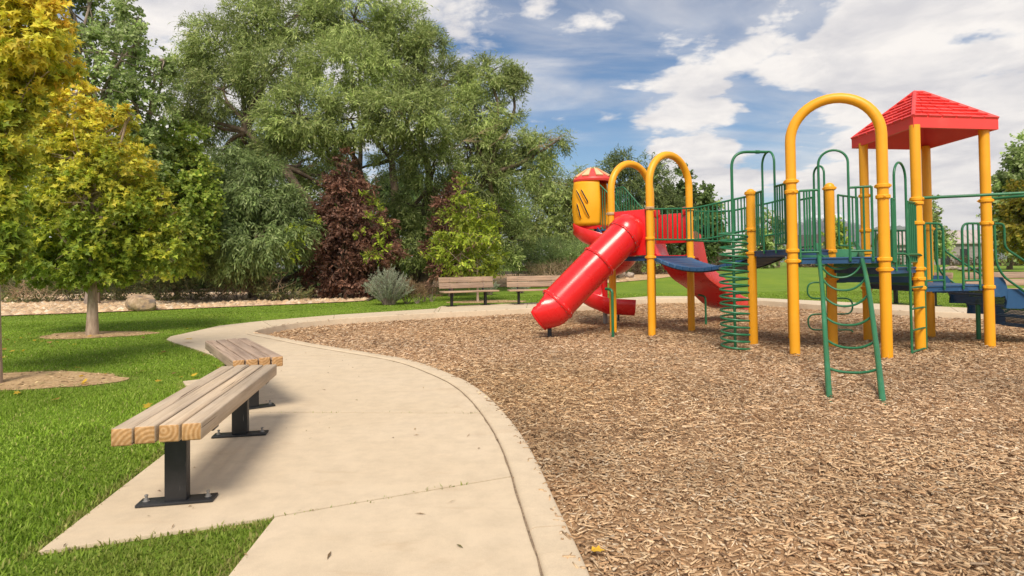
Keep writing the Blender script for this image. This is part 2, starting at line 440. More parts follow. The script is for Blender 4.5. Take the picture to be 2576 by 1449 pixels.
def attr_mat(name, rough=0.6, trans=0.0, spec=0.3, relief=0.0):
    mt, nt, b = new_mat(name)
    a = nt.nodes.new('ShaderNodeAttribute'); a.attribute_name = 'Col'
    nt.links.new(a.outputs['Color'], b.inputs['Base Color'])
    b.inputs['Roughness'].default_value = rough; b.inputs['Specular IOR Level'].default_value = spec
    if relief:
        n = noise_n(nt, relief, 6, 0.7)
        rr = ramp(nt, n.outputs['Fac'], [(0.3, (0.72, 0.70, 0.68)), (0.65, (1.08, 1.08, 1.08))])
        nt.links.new(mixc(nt, 1.0, a.outputs['Color'], rr.outputs[0], 'MULTIPLY'), b.inputs['Base Color'])
        bump(nt, b, n.outputs['Fac'], 0.5, 0.004)
    if trans:
        t = nt.nodes.new('ShaderNodeBsdfTranslucent'); nt.links.new(a.outputs['Color'], t.inputs['Color'])
        mx = nt.nodes.new('ShaderNodeMixShader'); mx.inputs[0].default_value = trans
        out = nt.nodes['Material Output']
        nt.links.new(b.outputs[0], mx.inputs[1]); nt.links.new(t.outputs[0], mx.inputs[2]); nt.links.new(mx.outputs[0], out.inputs[0])
    return mt
M['leaf'] = attr_mat('leaf', 0.55, 0.45, 0.35)
M['blade'] = attr_mat('grass_blade', 0.6, 0.42, 0.25)
M['chip'] = attr_mat('wood_chip', 0.85, 0.0, 0.2, 90)
M['stone'] = attr_mat('cobble', 0.85, 0.0, 0.25, 40)

def bark(name, c0, c1, c2, sc=14):
    mt, nt, b = new_mat(name)
    n = noise_n(nt, sc, 8, 0.7, mscale=(1, 1, 0.22), dist=0.6)
    r = ramp(nt, n.outputs['Fac'], [(0.32, c0), (0.5, c1), (0.7, c2)])
    nt.links.new(r.outputs[0], b.inputs['Base Color']); b.inputs['Roughness'].default_value = 0.9
    bump(nt, b, n.outputs['Fac'], 0.7, 0.03)
    return mt
M['bark_pale'] = bark('pale_maple_bark', (0.22, 0.15, 0.11), (0.40, 0.30, 0.22), (0.52, 0.41, 0.31), 18)
M['bark_dark'] = bark('dark_willow_bark', (0.045, 0.030, 0.020), (0.12, 0.085, 0.058), (0.22, 0.16, 0.11), 5)
M['bark_grey'] = bark('grey_bark', (0.13, 0.10, 0.08), (0.27, 0.21, 0.17), (0.38, 0.31, 0.25), 9)
M['twig'] = bark('dead_twig', (0.20, 0.13, 0.08), (0.38, 0.27, 0.17), (0.50, 0.38, 0.25), 12)
def rock(name, c0, c1, c2):
    mt, nt, b = new_mat(name)
    n = noise_n(nt, 3.2, 9, 0.65); n2 = noise_n(nt, 14, 8, 0.7)
    r = ramp(nt, n.outputs['Fac'], [(0.36, c0), (0.46, c1), (0.68, c2)])
    r2 = ramp(nt, n2.outputs['Fac'], [(0.3, (0.7, 0.68, 0.66)), (0.6, (1.06, 1.05, 1.04))])
    nt.links.new(mixc(nt, 1.0, r.outputs[0], r2.outputs[0], 'MULTIPLY'), b.inputs['Base Color']); b.inputs['Roughness'].default_value = 0.9
    bump(nt, b, n2.outputs['Fac'], 0.6, 0.03)
    return mt
M['boulder'] = rock('tan_boulder', (0.19, 0.15, 0.13), (0.42, 0.29, 0.18), (0.55, 0.43, 0.31))
M['boulder_grey'] = rock('grey_boulder', (0.17, 0.14, 0.12), (0.36, 0.29, 0.24), (0.50, 0.43, 0.36))
# ------------------------------------------------------------------ ground, path, kerb, play surface
C_PX = [(1560, 1700), (1518, 1530), (1486, 1449), (1462, 1395), (1433, 1336), (1395, 1260), (1370, 1200), (1336, 1133), (1306, 1086), (1272, 1044),
        (1234, 1004), (1184, 966), (1125, 939), (1032, 907), (913, 886), (800, 868), (718, 852), (664, 842), (640, 836.5), (646, 831.5), (677, 825),
        (739, 814), (842, 804), (966, 796), (1098, 788), (1328, 777), (1500, 767), (1631, 753), (1770, 752), (1911, 757), (2071, 769),
        (2263, 782), (2455, 789), (2640, 796)]
C_W = [G(x, y) for x, y in C_PX]
C_S = catmull(C_W, 10)
C_S += catmull([C_S[-1], Vector((14.6, 11, 0)), Vector((13.4, 4.5, 0)), Vector((8.5, 0.6, 0)), Vector((3.0, 0.2, 0)), C_S[0]], 8)[1:-1]
def resample(loop, step):
    pts = [Vector(p) for p in loop] + [Vector(loop[0])]
    out = []; acc = 0.0; nxt = 0.0
    for a, b in zip(pts, pts[1:]):
        l = (b - a).length
        while nxt <= acc + l and l > 0:
            out.append(a.lerp(b, (nxt - acc) / l)); nxt += step
        acc += l
    return out
CL = resample(C_S, 0.12)
for _ in range(5):
    n = len(CL); CL = [(CL[i - 1] + CL[i] * 2 + CL[(i + 1) % n]) / 4 for i in range(n)]
def offset(loop, d):
    n = len(loop); out = []
    ar = sum(loop[i].x * loop[(i + 1) % n].y - loop[(i + 1) % n].x * loop[i].y for i in range(n))
    sg = 1 if ar > 0 else -1
    for i in range(n):
        t = (loop[(i + 1) % n] - loop[i - 1]).normalized()
        out.append(loop[i] + Vector((t.y, -t.x, 0)) * d * sg)
    return out
KL = offset(CL, 0.175)
ML = offset(CL, 0.10)
XL = offset(KL, 0.013)
NC = len(CL)
def nearest(p, loop=None):
    loop = loop or CL
    return min(range(len(loop)), key=lambda i: (loop[i] - p).length_squared)

def inside(poly, X, Y):
    poly = np.array([(p[0], p[1]) for p in poly]); n = len(poly)
    r = np.zeros(X.shape, bool); j = n - 1
    for i in range(n):
        xi, yi = poly[i]; xj, yj = poly[j]
        if yi != yj:
            c = ((yi > Y) != (yj > Y)) & (X < (xj - xi) * (Y - yi) / (yj - yi) + xi)
            r ^= c
        j = i
    return r
def zc(X, Y):                                     # the chips: flush with the kerb near by, lower beyond
    return -0.02 - 0.10 * sstep(4.0, 10.5, Y) - 0.03 * sstep(11, 20, Y)
def GC(x, y):
    z = -0.08
    for _ in range(5):
        p = G(x, y, z); z = zc(p.x, p.y)
    return p
def hz(X, Y):                                     # the lawn swells on the right beyond the play area
    return 0.52 * sstep(26.5, 37, Y) * sstep(-9.0, -4.0, X)
def GH(x, y):
    z = 0.0
    for _ in range(12):
        p = G(x, y, z); z = 0.5 * z + 0.5 * hz(p.x, p.y)
    p.z = hz(p.x, p.y); return p

def sheet(name, poly, zf, mat, step, kind='structure', parent=None, holes=()):
    poly = [Vector((p[0], p[1])) for p in poly]
    vs = list(poly); edges = [(i, (i + 1) % len(poly)) for i in range(len(poly))]
    for h in holes:
        b = len(vs); vs += [Vector((p[0], p[1])) for p in h]; edges += [(b + i, b + (i + 1) % len(h)) for i in range(len(h))]
    xs = [p.x for p in poly]; ys = [p.y for p in poly]
    gx, gy = np.meshgrid(np.arange(min(xs), max(xs), step), np.arange(min(ys), max(ys), step))
    gx = gx.ravel() + RNG.uniform(-.2, .2, gx.size) * step; gy = gy.ravel() + RNG.uniform(-.2, .2, gy.size) * step
    k = inside(poly, gx, gy)
    for h in holes: k &= ~inside(h, gx, gy)
    vs += [Vector((a, b)) for a, b in zip(gx[k], gy[k])]
    v2, e2, f2, *_ = delaunay_2d_cdt(vs, edges, [], 1, 1e-5)
    faces = []
    P = np.array([(v.x, v.y) for v in v2])
    cen = np.array([P[list(f)].mean(axis=0) for f in f2])
    keep = inside(poly, cen[:, 0], cen[:, 1])
    for h in holes: keep &= ~inside(h, cen[:, 0], cen[:, 1])
    faces = [tuple(f) for f, kk in zip(f2, keep) if kk]
    faces = [f if (P[f[1]][0] - P[f[0]][0]) * (P[f[2]][1] - P[f[0]][1]) - (P[f[2]][0] - P[f[0]][0]) * (P[f[1]][1] - P[f[0]][1]) > 0 else f[::-1] for f in faces]
    mb = MB(); mb.add([(p[0], p[1], zf(p[0], p[1])) for p in P], faces)
    o = mb.build(name, mat, parent, angle=180)
    if parent is None: tag(o, kind=kind)
    return o

# lawn: a flat sheet round the play area, then the swelling field out to the horizon
sheet('lawn', [(-70, -12), (70, -12), (70, 24), (-70, 24)], lambda x, y: -0.015, M['lawn'], 4.0, holes=[ML])
mb = MB(); xs = [-4000, -1200, -300, -120, -70] + [-60 + 2.5 * i for i in range(73)] + [140, 200, 400, 1200, 5000]
ysl = [24 + 1.5 * i for i in range(30)] + [70, 80, 95, 120, 200, 500, 1500, 5200]
vs = [(x, y, -0.015 + hz(x, y)) for y in ysl for x in xs]; nx = len(xs)
mb.add(vs, [(j * nx + i, j * nx + i + 1, (j + 1) * nx + i + 1, (j + 1) * nx + i) for j in range(len(ysl) - 1) for i in range(nx - 1)])
tag(mb.build('field', M['lawn'], angle=180), kind='structure')
sheet('play_surface', offset(CL, 0.03), lambda x, y: zc(x, y) + 0.008 * math.sin(x * 3.1 + 1.3 * math.sin(y * 2.2)) * math.sin(y * 2.7 + x) * 1.2, M['chip_bed'], 0.22)

# kerb in cast sections with recessed joints
kerb = empty('kerb', (0, 0, 0), kind='structure')
breaks = [nearest(G(1462, 1395)), nearest(G(1440, 1345)), nearest(G(1412, 1290))]
i = breaks[-1]
while True:
    i += 15
    if i >= NC - 30: break
    breaks.append(i)
breaks = sorted(set([0] + breaks)); spans = list(zip(breaks, breaks[1:] + [NC - 1]))
def kerb_section(i0, i1):
    mb = MB(); prof = []
    n = i1 - i0 + 1; rows = []
    for k in range(n):
        a, b = CL[(i0 + k) % NC].copy(), KL[(i0 + k) % NC].copy()
        if k == 0:
            a += (CL[(i0 + 1) % NC] - CL[i0]).normalized() * 0.003; b += (KL[(i0 + 1) % NC] - KL[i0]).normalized() * 0.003
        d = (b - a).normalized()
        zt = 0.016 + 0.0015 * math.sin(i0 * 1.7)
        rows.append([(a.x, a.y, -0.30), (a.x, a.y, zt - 0.018), (a.x + d.x * .006, a.y + d.y * .006, zt - 0.005), (a.x + d.x * .02, a.y + d.y * .02, zt),
                     (b.x - d.x * .03, b.y - d.y * .03, zt), (b.x - d.x * .008, b.y - d.y * .008, zt - 0.006), (b.x, b.y, zt - 0.02), (b.x, b.y, -0.30)])
    vs = [v for r in rows for v in r]; fs = []
    for k in range(n - 1):
        for j in range(7): fs.append((k * 8 + j, k * 8 + j + 1, (k + 1) * 8 + j + 1, (k + 1) * 8 + j))
    fs.append(tuple(range(8))[::-1]); fs.append(tuple((n - 1) * 8 + j for j in range(8)))
    mb.add(vs, fs); mb.build('kerb_section', M['concrete'], kerb, angle=60, recalc=True)
for a, b in spans: kerb_section(a, b)
mb = MB()
near0, near1 = 0, nearest(G(664, 842)) + 4
rows = []
for k in range(near0, near1):
    j = 0.5 + 0.5 * math.sin(k * 2.3) * math.sin(k * .71)
    a = KL[k]; b = offset_pt = KL[k] + (XL[k] - KL[k]) * (0.5 + 0.6 * j)
    rows += [(a.x, a.y, 0.0035), (b.x, b.y, 0.0035)]
mb.add(rows, [(2 * k, 2 * k + 1, 2 * k + 3, 2 * k + 2) for k in range(len(rows) // 2 - 1)])
mb.build('joint_filler', M['joint'], kerb, smooth=False)

# path slabs
path = empty('path', (0, 0, 0), kind='structure')
SLABS = []
def slab(outer, p_end, p_start):
    """outer points (picture), then the kerb line from p_end back to p_start"""
    o_ = [G(*p) for p in outer]; i0, i1 = nearest(p_end), nearest(p_start)
    st = 1 if i1 >= i0 else -1
    poly = o_ + [ML[i] for i in range(i0, i1 + st, st)]
    n = len(poly); ar = sum(poly[i].x * poly[(i + 1) % n].y - poly[(i + 1) % n].x * poly[i].y for i in range(n))
    if ar < 0: poly = poly[::-1]
    SLABS.append(poly)
    ins = [Vector(p) for p in offset(poly, -0.0075)]
    ins2 = [Vector(p) for p in offset(poly, -0.007)]
    mb = MB(); k = len(poly)
    vs = [(p.x, p.y, 0) for p in ins] + [(p.x, p.y, -0.004) for p in ins2] + [(p.x, p.y, -0.11) for p in ins2]
    tri = tessellate_polygon([[Vector((p.x, p.y, 0)) for p in ins]])
    fs = []
    for t in tri:
        a, b, c = (ins[q] for q in t)
        fs.append(tuple(t) if (b.x - a.x) * (c.y - a.y) - (c.x - a.x) * (b.y - a.y) > 0 else tuple(t)[::-1])
    for q in range(k):
        r = (q + 1) % k
        fs.append((k + q, k + r, r, q)); fs.append((2 * k + q, 2 * k + r, k + r, k + q))
    mb.add(vs, fs); mb.build('slab', M['concrete'], path, smooth=False)
slab([(430, 1660), (570, 1449), (690, 1300)], G(1330, 1200), G(1545, 1660))
slab([(690, 1300), (90, 1390), (420, 1135), (486, 1084), (515, 1037)], G(1262, 1038), G(1330, 1200))
slab([(515, 1037), (458, 959), (525, 951), (612, 941), (572, 915), (537, 894)], G(935, 892), G(1262, 1038))
slab([(537, 894), (475, 873), (432, 860), (418, 853), (428, 846), (457, 840), (552, 819), (660, 807)], G(690, 822), G(935, 892))
far = [(660, 807), (841, 792), (1098, 776), (1110, 770), (1328, 762), (1492, 755.5), (1631, 745), (1760, 745), (1882, 748), (2071, 757), (2167, 762), (2295, 768), (2391, 772), (2620, 783)]
fin = [(690, 822), (841, 804), (1098, 788), (1110, 787.5), (1328, 777), (1500, 767), (1631, 753), (1760, 752), (1911, 757), (2071, 769), (2183, 777), (2300, 783), (2410, 787), (2640, 796)]
for k in range(len(far) - 1):
    slab([far[k], far[k + 1]], G(*fin[k + 1]), G(*fin[k]))

for p0, p1 in (((690, 1300), (1330, 1200)), ((515, 1037), (1262, 1038)), ((537, 894), (935, 892)), ((660, 807), (690, 822))):
    a, b = G(*p0), G(*p1); d = (b - a).normalized(); nn = Vector((-d.y, d.x, 0)) * .02; mb = MB(); z = Vector((0, 0, -.007))
    mb.add([a - nn + z, b - nn + z, b + nn + z, a + nn + z], [(0, 1, 2, 3)]); mb.build('joint_filler', M['dark_soil'], path, smooth=False)
# gravel bed on the left, tan gravel under the trees on the right
grav = [G(x, y) for x, y in [(-140, 802), (0, 795), (200, 788), (440, 778), (685, 768), (800, 763), (905, 758), (932, 752), (934, 745), (915, 740)]]
gv = [Vector((p.x, p.y, 0)) for p in grav] + [Vector((-8, 30, 0)), Vector((-34, 30, 0))]
sheet('gravel_bed', gv, lambda x, y: 0.008, M['gravel'], 1.2)
g2 = [GH(x, y) for x, y in [(1085, 722), (1180, 724), (1330, 720), (1420, 716), (1535, 712), (1640, 704), (1720, 692)]]
gv2 = [Vector((p.x, p.y, 0)) for p in g2] + [Vector((12.5, 46, 0)), Vector((-5, 46, 0)), Vector((-5.2, 29, 0))]
sheet('gravel_clearing', gv2, lambda x, y: 0.012 + hz(x, y), M['gravel'], 1.2)
sheet('woodland_floor', [(-70, 24.5), (-40, 25.2), (-20, 25.4), (-8, 24.9), (-6, 27.2), (-5.4, 45), (4, 46), (6, 70), (-70, 70)], lambda x, y: 0.018 + hz(x, y), M['dark_soil'], 2.5)
def dirt_ring(c, rx, ry, seed):
    rr = random.Random(seed); poly = []
    for k in range(40):
        a = 2 * math.pi * k / 40; j = 1 + 0.10 * math.sin(3 * a + seed) + rr.uniform(-.05, .05)
        poly.append((c[0] + rx * j * math.cos(a), c[1] + ry * j * math.sin(a)))
    sheet('tree_pit', poly, lambda x, y: -0.008, M['soil'], 0.12); return poly
T1 = G(232, 841); T2 = G(-4, 962); TL = G(1202, 758)
PITS = [dirt_ring((T1.x + .05, T1.y + .02), 1.0, 0.62, 1), dirt_ring((T2.x + .15, T2.y + .12), 1.02, 0.58, 2), dirt_ring((TL.x + .3, TL.y), 1.3, 0.8, 3)]

# ------------------------------------------------------------------ fast scatter meshes
def raw_mesh(name, verts, faces_flat, nper, colors, mat, parent=None, kind='stuff', smooth=False):
    me = bpy.data.meshes.new(name)
    nv = len(verts); nf = len(faces_flat) // nper
    me.vertices.add(nv); me.vertices.foreach_set('co', np.ascontiguousarray(verts, np.float32).ravel())
    me.loops.add(len(faces_flat)); me.loops.foreach_set('vertex_index', faces_flat.astype(np.int32))
    me.polygons.add(nf); me.polygons.foreach_set('loop_start', np.arange(0, nf * nper, nper, dtype=np.int32))
    if smooth: me.polygons.foreach_set('use_smooth', np.ones(nf, bool))
    me.update(calc_edges=True)
    if colors is not None:
        ca = me.color_attributes.new('Col', 'FLOAT_COLOR', 'POINT')
        c4 = np.ones((nv, 4), np.float32); c4[:, :3] = colors; ca.data.foreach_set('color', c4.ravel())
    me.materials.append(mat)
    o = link(name, me, parent)
    ORG[o.name] = Vector((0, 0, 0))
    if kind: o['kind'] = kind
    return o
def pal(n, cols, wts, jit=0.18, rng=RNG):
    cols = np.array(cols); w = np.array(wts, float); w /= w.sum()
    k = rng.choice(len(cols), n, p=w); c = cols[k]
    k2 = rng.choice(len(cols), n, p=w); t = rng.random((n, 1)) * 0.5
    c = c * (1 - t) + cols[k2] * t
    return c * np.exp(rng.normal(0, jit, (n, 1)))

def vnoise(X, Y, s, seed=0):
    r = np.random.default_rng(seed); t = r.random((64, 64))
    x, y = X * s, Y * s; xi, yi = np.floor(x).astype(int), np.floor(y).astype(int); fx, fy = x - xi, y - yi
    fx = fx * fx * (3 - 2 * fx); fy = fy * fy * (3 - 2 * fy)
    g = lambda a, b: t[a % 64, b % 64]
    return (g(xi, yi) * (1 - fx) + g(xi + 1, yi) * fx) * (1 - fy) + (g(xi, yi + 1) * (1 - fx) + g(xi + 1, yi + 1) * fx) * fy

# wood chips
def scatter_chips():
    XX, YY = [], []
    for y0, y1, rho in ((1.4, 2.6, 3100), (2.6, 4, 3200), (4, 6, 2400), (6, 8, 1600), (8, 11, 950), (11, 15, 480), (15, 21, 220)):
        w0, w1 = -0.50 * y1, 1.02 * y1 + .3
        n = int((w1 - w0) * (y1 - y0) * rho)
        XX.append(RNG.uniform(w0, w1, n)); YY.append(RNG.uniform(y0, y1, n))
    X, Y = np.concatenate(XX), np.concatenate(YY)
    k = inside(offset(CL, -0.012), X, Y)
    # a few stray chips lie on the kerb edge
    k2 = inside(offset(CL, 0.06), X, Y) & (RNG.random(X.size) < 0.10)
    on_kerb = k2 & ~k; k = k | k2
    X, Y, on_kerb = X[k], Y[k], on_kerb[k]; n = X.size
    t = np.clip((Y - 4) / 6.5, 0, 1); t = t * t * (3 - 2 * t); t2 = np.clip((Y - 11) / 9, 0, 1)
    Z = -0.02 - 0.10 * t - 0.03 * t2 * t2 * (3 - 2 * t2) + RNG.uniform(0.002, 0.024, n)
    Z[on_kerb] = 0.018
    big = 1 + np.clip((Y - 4) / 9, 0, 1.2) * 0.7
    Ln = RNG.lognormal(-3.62, .52, n).clip(.007, .085) * big; Wd = RNG.lognormal(-5.05, .38, n).clip(.0022, .016) * big; Th = RNG.uniform(.002, .006, n) * big
    yaw = RNG.uniform(0, 2 * np.pi, n); pit = RNG.normal(0, .17, n); rol = RNG.normal(0, .28, n)
    pit[on_kerb] *= .1; rol[on_kerb] *= .1
    cy, sy, cp, sp, cr, sr = np.cos(yaw), np.sin(yaw), np.cos(pit), np.sin(pit), np.cos(rol), np.sin(rol)
    ax = np.stack([cy * cp, sy * cp, sp], 1)
    sd0 = np.stack([-sy, cy, np.zeros(n)], 1); up0 = np.cross(ax, sd0)
    sdv = sd0 * cr[:, None] + up0 * sr[:, None]; upv = np.cross(ax, sdv)
    P = np.stack([X, Y, Z], 1)
    c = pal(n, [(0.66, 0.495, 0.335), (0.59, 0.410, 0.260), (0.50, 0.322, 0.190), (0.35, 0.208, 0.120), (0.20, 0.112, 0.066), (0.72, 0.60, 0.47)], [2.6, 3.2, 2.6, 1.6, .9, 1.0], .14)
    damp = np.clip((vnoise(X + 2, Y, 0.75, 33) * .6 + vnoise(X, Y, 2.6, 34) * .4 - .52) * 4, 0, 1); tone = (0.80 + 0.26 * vnoise(X, Y, 0.9, 3) + 0.16 * vnoise(X, Y, 0.28, 31)) * (1 - .20 * damp); warm = vnoise(X + 9, Y, 0.33, 5)
    c = c * tone[:, None] * np.stack([np.ones(n), 1 - .05 * warm, 1 - .20 * warm], 1)
    taper = RNG.uniform(.35, 1, n)[:, None]
    def corner(a, b, u, tp=1): return P + ax * (Ln * a)[:, None] * .5 + sdv * (Wd * b)[:, None] * .5 * tp + upv * (Th * u)[:, None] * .5
    vs = np.stack([corner(-1, -1, -1), corner(1, -1, -1, taper), corner(1, 1, -1, taper), corner(-1, 1, -1),
                   corner(-1, -1, 1), corner(1, -1, 1, taper), corner(1, 1, 1, taper), corner(-1, 1, 1)], 1)
    nearm = Y < 4.0
    fq = np.array([[4, 5, 6, 7], [0, 1, 5, 4], [1, 2, 6, 5], [2, 3, 7, 6], [3, 0, 4, 7]])
    a = vs[nearm].reshape(-1, 3); na = nearm.sum()
    fa = (np.arange(na)[:, None, None] * 8 + fq[None]).ravel()
    b = vs[~nearm][:, [4, 5, 6, 7, 0, 1]].reshape(-1, 3); nb_ = (~nearm).sum()
    fb = (np.arange(nb_)[:, None, None] * 6 + np.array([[0, 1, 2, 3], [4, 5, 1, 0]])[None]).ravel() + len(a)
    raw_mesh('wood_chips', np.concatenate([a, b]), np.concatenate([fa, fb]), 4, np.concatenate([np.repeat(c[nearm], 8, 0), np.repeat(c[~nearm], 6, 0)]), M['chip'])
scatter_chips()

# cobbles of the gravel beds
def scatter_gravel():
    XX, YY = [], []
    for poly, rho in ((gv, 70), (gv2, 20)):
        xs = [p[0] for p in poly]; ys = [p[1] for p in poly]
        n = int((max(xs) - min(xs)) * (min(max(ys), 34) - min(ys)) * rho)
        X = RNG.uniform(min(xs), max(xs), n); Y = RNG.uniform(min(ys), min(max(ys), 34), n)
        k = inside(poly, X, Y) & (np.abs(X) < Y * 1.0) & ((Y < 26) | (RNG.random(n) < .4)); XX.append(X[k]); YY.append(Y[k])
    X, Y = np.concatenate(XX), np.concatenate(YY); n = X.size
    Z = np.array([hz(a, b) for a, b in zip(X, Y)]) + 0.015
    base = np.array([(1, 0, 0), (.5, .87, 0), (-.5, .87, 0), (-1, 0, 0), (-.5, -.87, 0), (.5, -.87, 0), (0.1, 0, .8)], float)
    s = RNG.gamma(6, .014, n).clip(.03, .18); yaw = RNG.uniform(0, 6.28, n)
    B = np.tile(base[None], (n, 1, 1)) * RNG.uniform(.75, 1.25, (n, 7, 1))
    B *= np.stack([s, s * RNG.uniform(.55, .9, n), s * RNG.uniform(.5, .8, n)], 1)[:, None, :]
    c_, s_ = np.cos(yaw)[:, None], np.sin(yaw)[:, None]
    vs = np.stack([B[:, :, 0] * c_ - B[:, :, 1] * s_ + X[:, None], B[:, :, 0] * s_ + B[:, :, 1] * c_ + Y[:, None], B[:, :, 2] + Z[:, None]], 2)
    ft = np.array([[i, (i + 1) % 6, 6] for i in range(6)])
    c = pal(n, [(0.62, 0.42, 0.25), (0.70, 0.52, 0.34), (0.50, 0.33, 0.20), (0.36, 0.25, 0.17), (0.72, 0.60, 0.46)], [3, 3, 2, 1, 1.2], .15)
    raw_mesh('gravel_stones', vs.reshape(-1, 3), (np.arange(n)[:, None, None] * 7 + ft[None]).ravel(), 3, np.repeat(c, 7, 0), M['stone'])
scatter_gravel()

# grass blades
def scatter_grass():
    XX, YY = [], []
    for y0, y1, rho in ((1.5, 2.6, 15000), (2.6, 4.0, 12500), (4, 6, 7800), (6, 9, 3500), (9, 14, 1450), (14, 24, 480)):
        w0, w1 = -0.98 * y1 - .2, (-0.2 if y1 < 10 else (0.05 * y1 if y1 < 15 else 0.9 * y1))
        n = int((w1 - w0) * (y1 - y0) * rho)
        X = RNG.uniform(w0, w1, n); Y = RNG.uniform(y0, y1, n)
        k = ~inside(offset(KL, 0.0), X, Y)
        for s_ in SLABS: k &= ~inside(offset(s_, -.022), X, Y) & ~(inside(s_, X, Y) & (RNG.random(n) < .74))
        for p_ in PITS: k &= ~inside(p_, X, Y)
        k &= ~inside(gv, X, Y) & ~inside(gv2, X, Y)
        k &= RNG.random(n) < 0.55 + 0.6 * vnoise(X, Y, 5, 8)
        XX.append(X[k]); YY.append(Y[k])
    X, Y = np.concatenate(XX), np.concatenate(YY); n = X.size
    far = np.clip((Y - 3) / 12, 0, 1)
    H = RNG.gamma(9, .0040, n).clip(.015, .065) * (0.62 - .10 * far) * (0.75 + 0.5 * vnoise(X, Y, 2.2, 4))
    Wd = RNG.uniform(.0022, .0045, n) * (1 + 3.0 * far + 1.5 * np.clip((Y - 14) / 8, 0, 1))
    yaw = RNG.uniform(0, 6.28, n); lean = np.abs(RNG.normal(.55, .4, n)) * H
    d = np.stack([np.cos(yaw), np.sin(yaw)], 1); s2 = np.stack([-d[:, 1], d[:, 0]], 1)
    twist = RNG.normal(0, 1, (n, 2)) * .2 + s2
    z0 = np.full(n, -0.018)
    P = np.stack([X, Y, z0], 1)
    def pt(f, side, hh, w):
        q = P.copy(); q[:, :2] += d * (lean * f)[:, None] + twist * (Wd * w * side)[:, None]; q[:, 2] += H * hh; return q
    vs = np.stack([pt(0, -1, 0, 1), pt(0, 1, 0, 1), pt(.35, 1, .6, .8), pt(.35, -1, .6, .8), pt(1.0, 0, .95, 0)], 1)
    big = vnoise(X, Y, .6, 12); mid = vnoise(X + 5, Y, 2.6, 13); dry = np.clip((vnoise(X, Y, 1.3, 17) - .55) * 2.2, 0, 1) * np.clip((4.5 - Y) / 2, 0.1, 1)
    c = pal(n, [(0.205, 0.320, 0.026), (0.255, 0.370, 0.042), (0.150, 0.255, 0.020), (0.320, 0.405, 0.075), (0.46, 0.41, 0.16)], [3, 3, 2.2, 1.3, .35], .20)
    c *= (0.66 + .42 * big + .34 * mid)[:, None]
    c = c * (1 - .45 * dry[:, None]) + np.array([0.30, 0.31, 0.075]) * .45 * dry[:, None]
    edge = np.zeros(n, bool)
    for s_ in SLABS[:4]: edge |= inside(offset(s_, .07), X, Y)
    for p_ in PITS: edge |= inside(offset([Vector((a, b, 0)) for a, b in p_], .10), X, Y)
    e_ = (edge * RNG.random(n) * .75)[:, None]; c = c * (1 - e_) + np.array([0.36, 0.29, 0.12]) * e_
    lush = np.clip((vnoise(X + 3, Y + 7, 1.1, 23) - .5) * 2.4, 0, 1)[:, None]; c = c * (1 - .3 * lush) + np.array([0.26, 0.36, 0.05]) * .3 * lush
    nearm = Y < 4.6
    a = vs[nearm].reshape(-1, 3); na = int(nearm.sum())
    ta = (np.arange(na)[:, None, None] * 5 + np.array([[0, 1, 2], [0, 2, 3], [3, 2, 4]])[None]).ravel()
    b = vs[~nearm][:, [0, 1, 4]].reshape(-1, 3); nb_ = int((~nearm).sum())
    tb = np.arange(nb_ * 3) + len(a)
    raw_mesh('grass', np.concatenate([a, b]), np.concatenate([ta, tb]), 3, np.concatenate([np.repeat(c[nearm], 5, 0), np.repeat(c[~nearm], 3, 0)]), M['blade'])
scatter_grass()

# specks, needles and crumbs lying on the path
def scatter_debris():
    n = 95; X = RNG.uniform(-3.2, .4, n); Y = RNG.uniform(2.0, 8.5, n)
    k = np.zeros(n, bool)
    for s_ in SLABS: k |= inside(s_, X, Y)
    X, Y = X[k], Y[k]; n = X.size
    yaw = RNG.uniform(0, 3.14, n); L_ = RNG.gamma(3, .006, n).clip(.006, .05); W_ = RNG.uniform(.002, .006, n)
    d = np.stack([np.cos(yaw), np.sin(yaw), np.zeros(n)], 1); s2 = np.stack([-np.sin(yaw), np.cos(yaw), np.zeros(n)], 1)
    P = np.stack([X, Y, np.full(n, .004)], 1); up = np.array([0, 0, .004])
    vs = np.stack([P - d * L_[:, None], P + s2 * W_[:, None] + up, P + d * L_[:, None] + up * .5, P - s2 * W_[:, None] + up], 1)
    c = pal(n, [(0.10, 0.06, 0.035), (0.25, 0.15, 0.08), (0.42, 0.28, 0.14), (0.20, 0.20, 0.06)], [2, 2, 2, .6], .2)
    raw_mesh('path_debris', vs.reshape(-1, 3), np.arange(n * 4), 4, np.repeat(c, 4, 0), M['chip'])
scatter_debris()

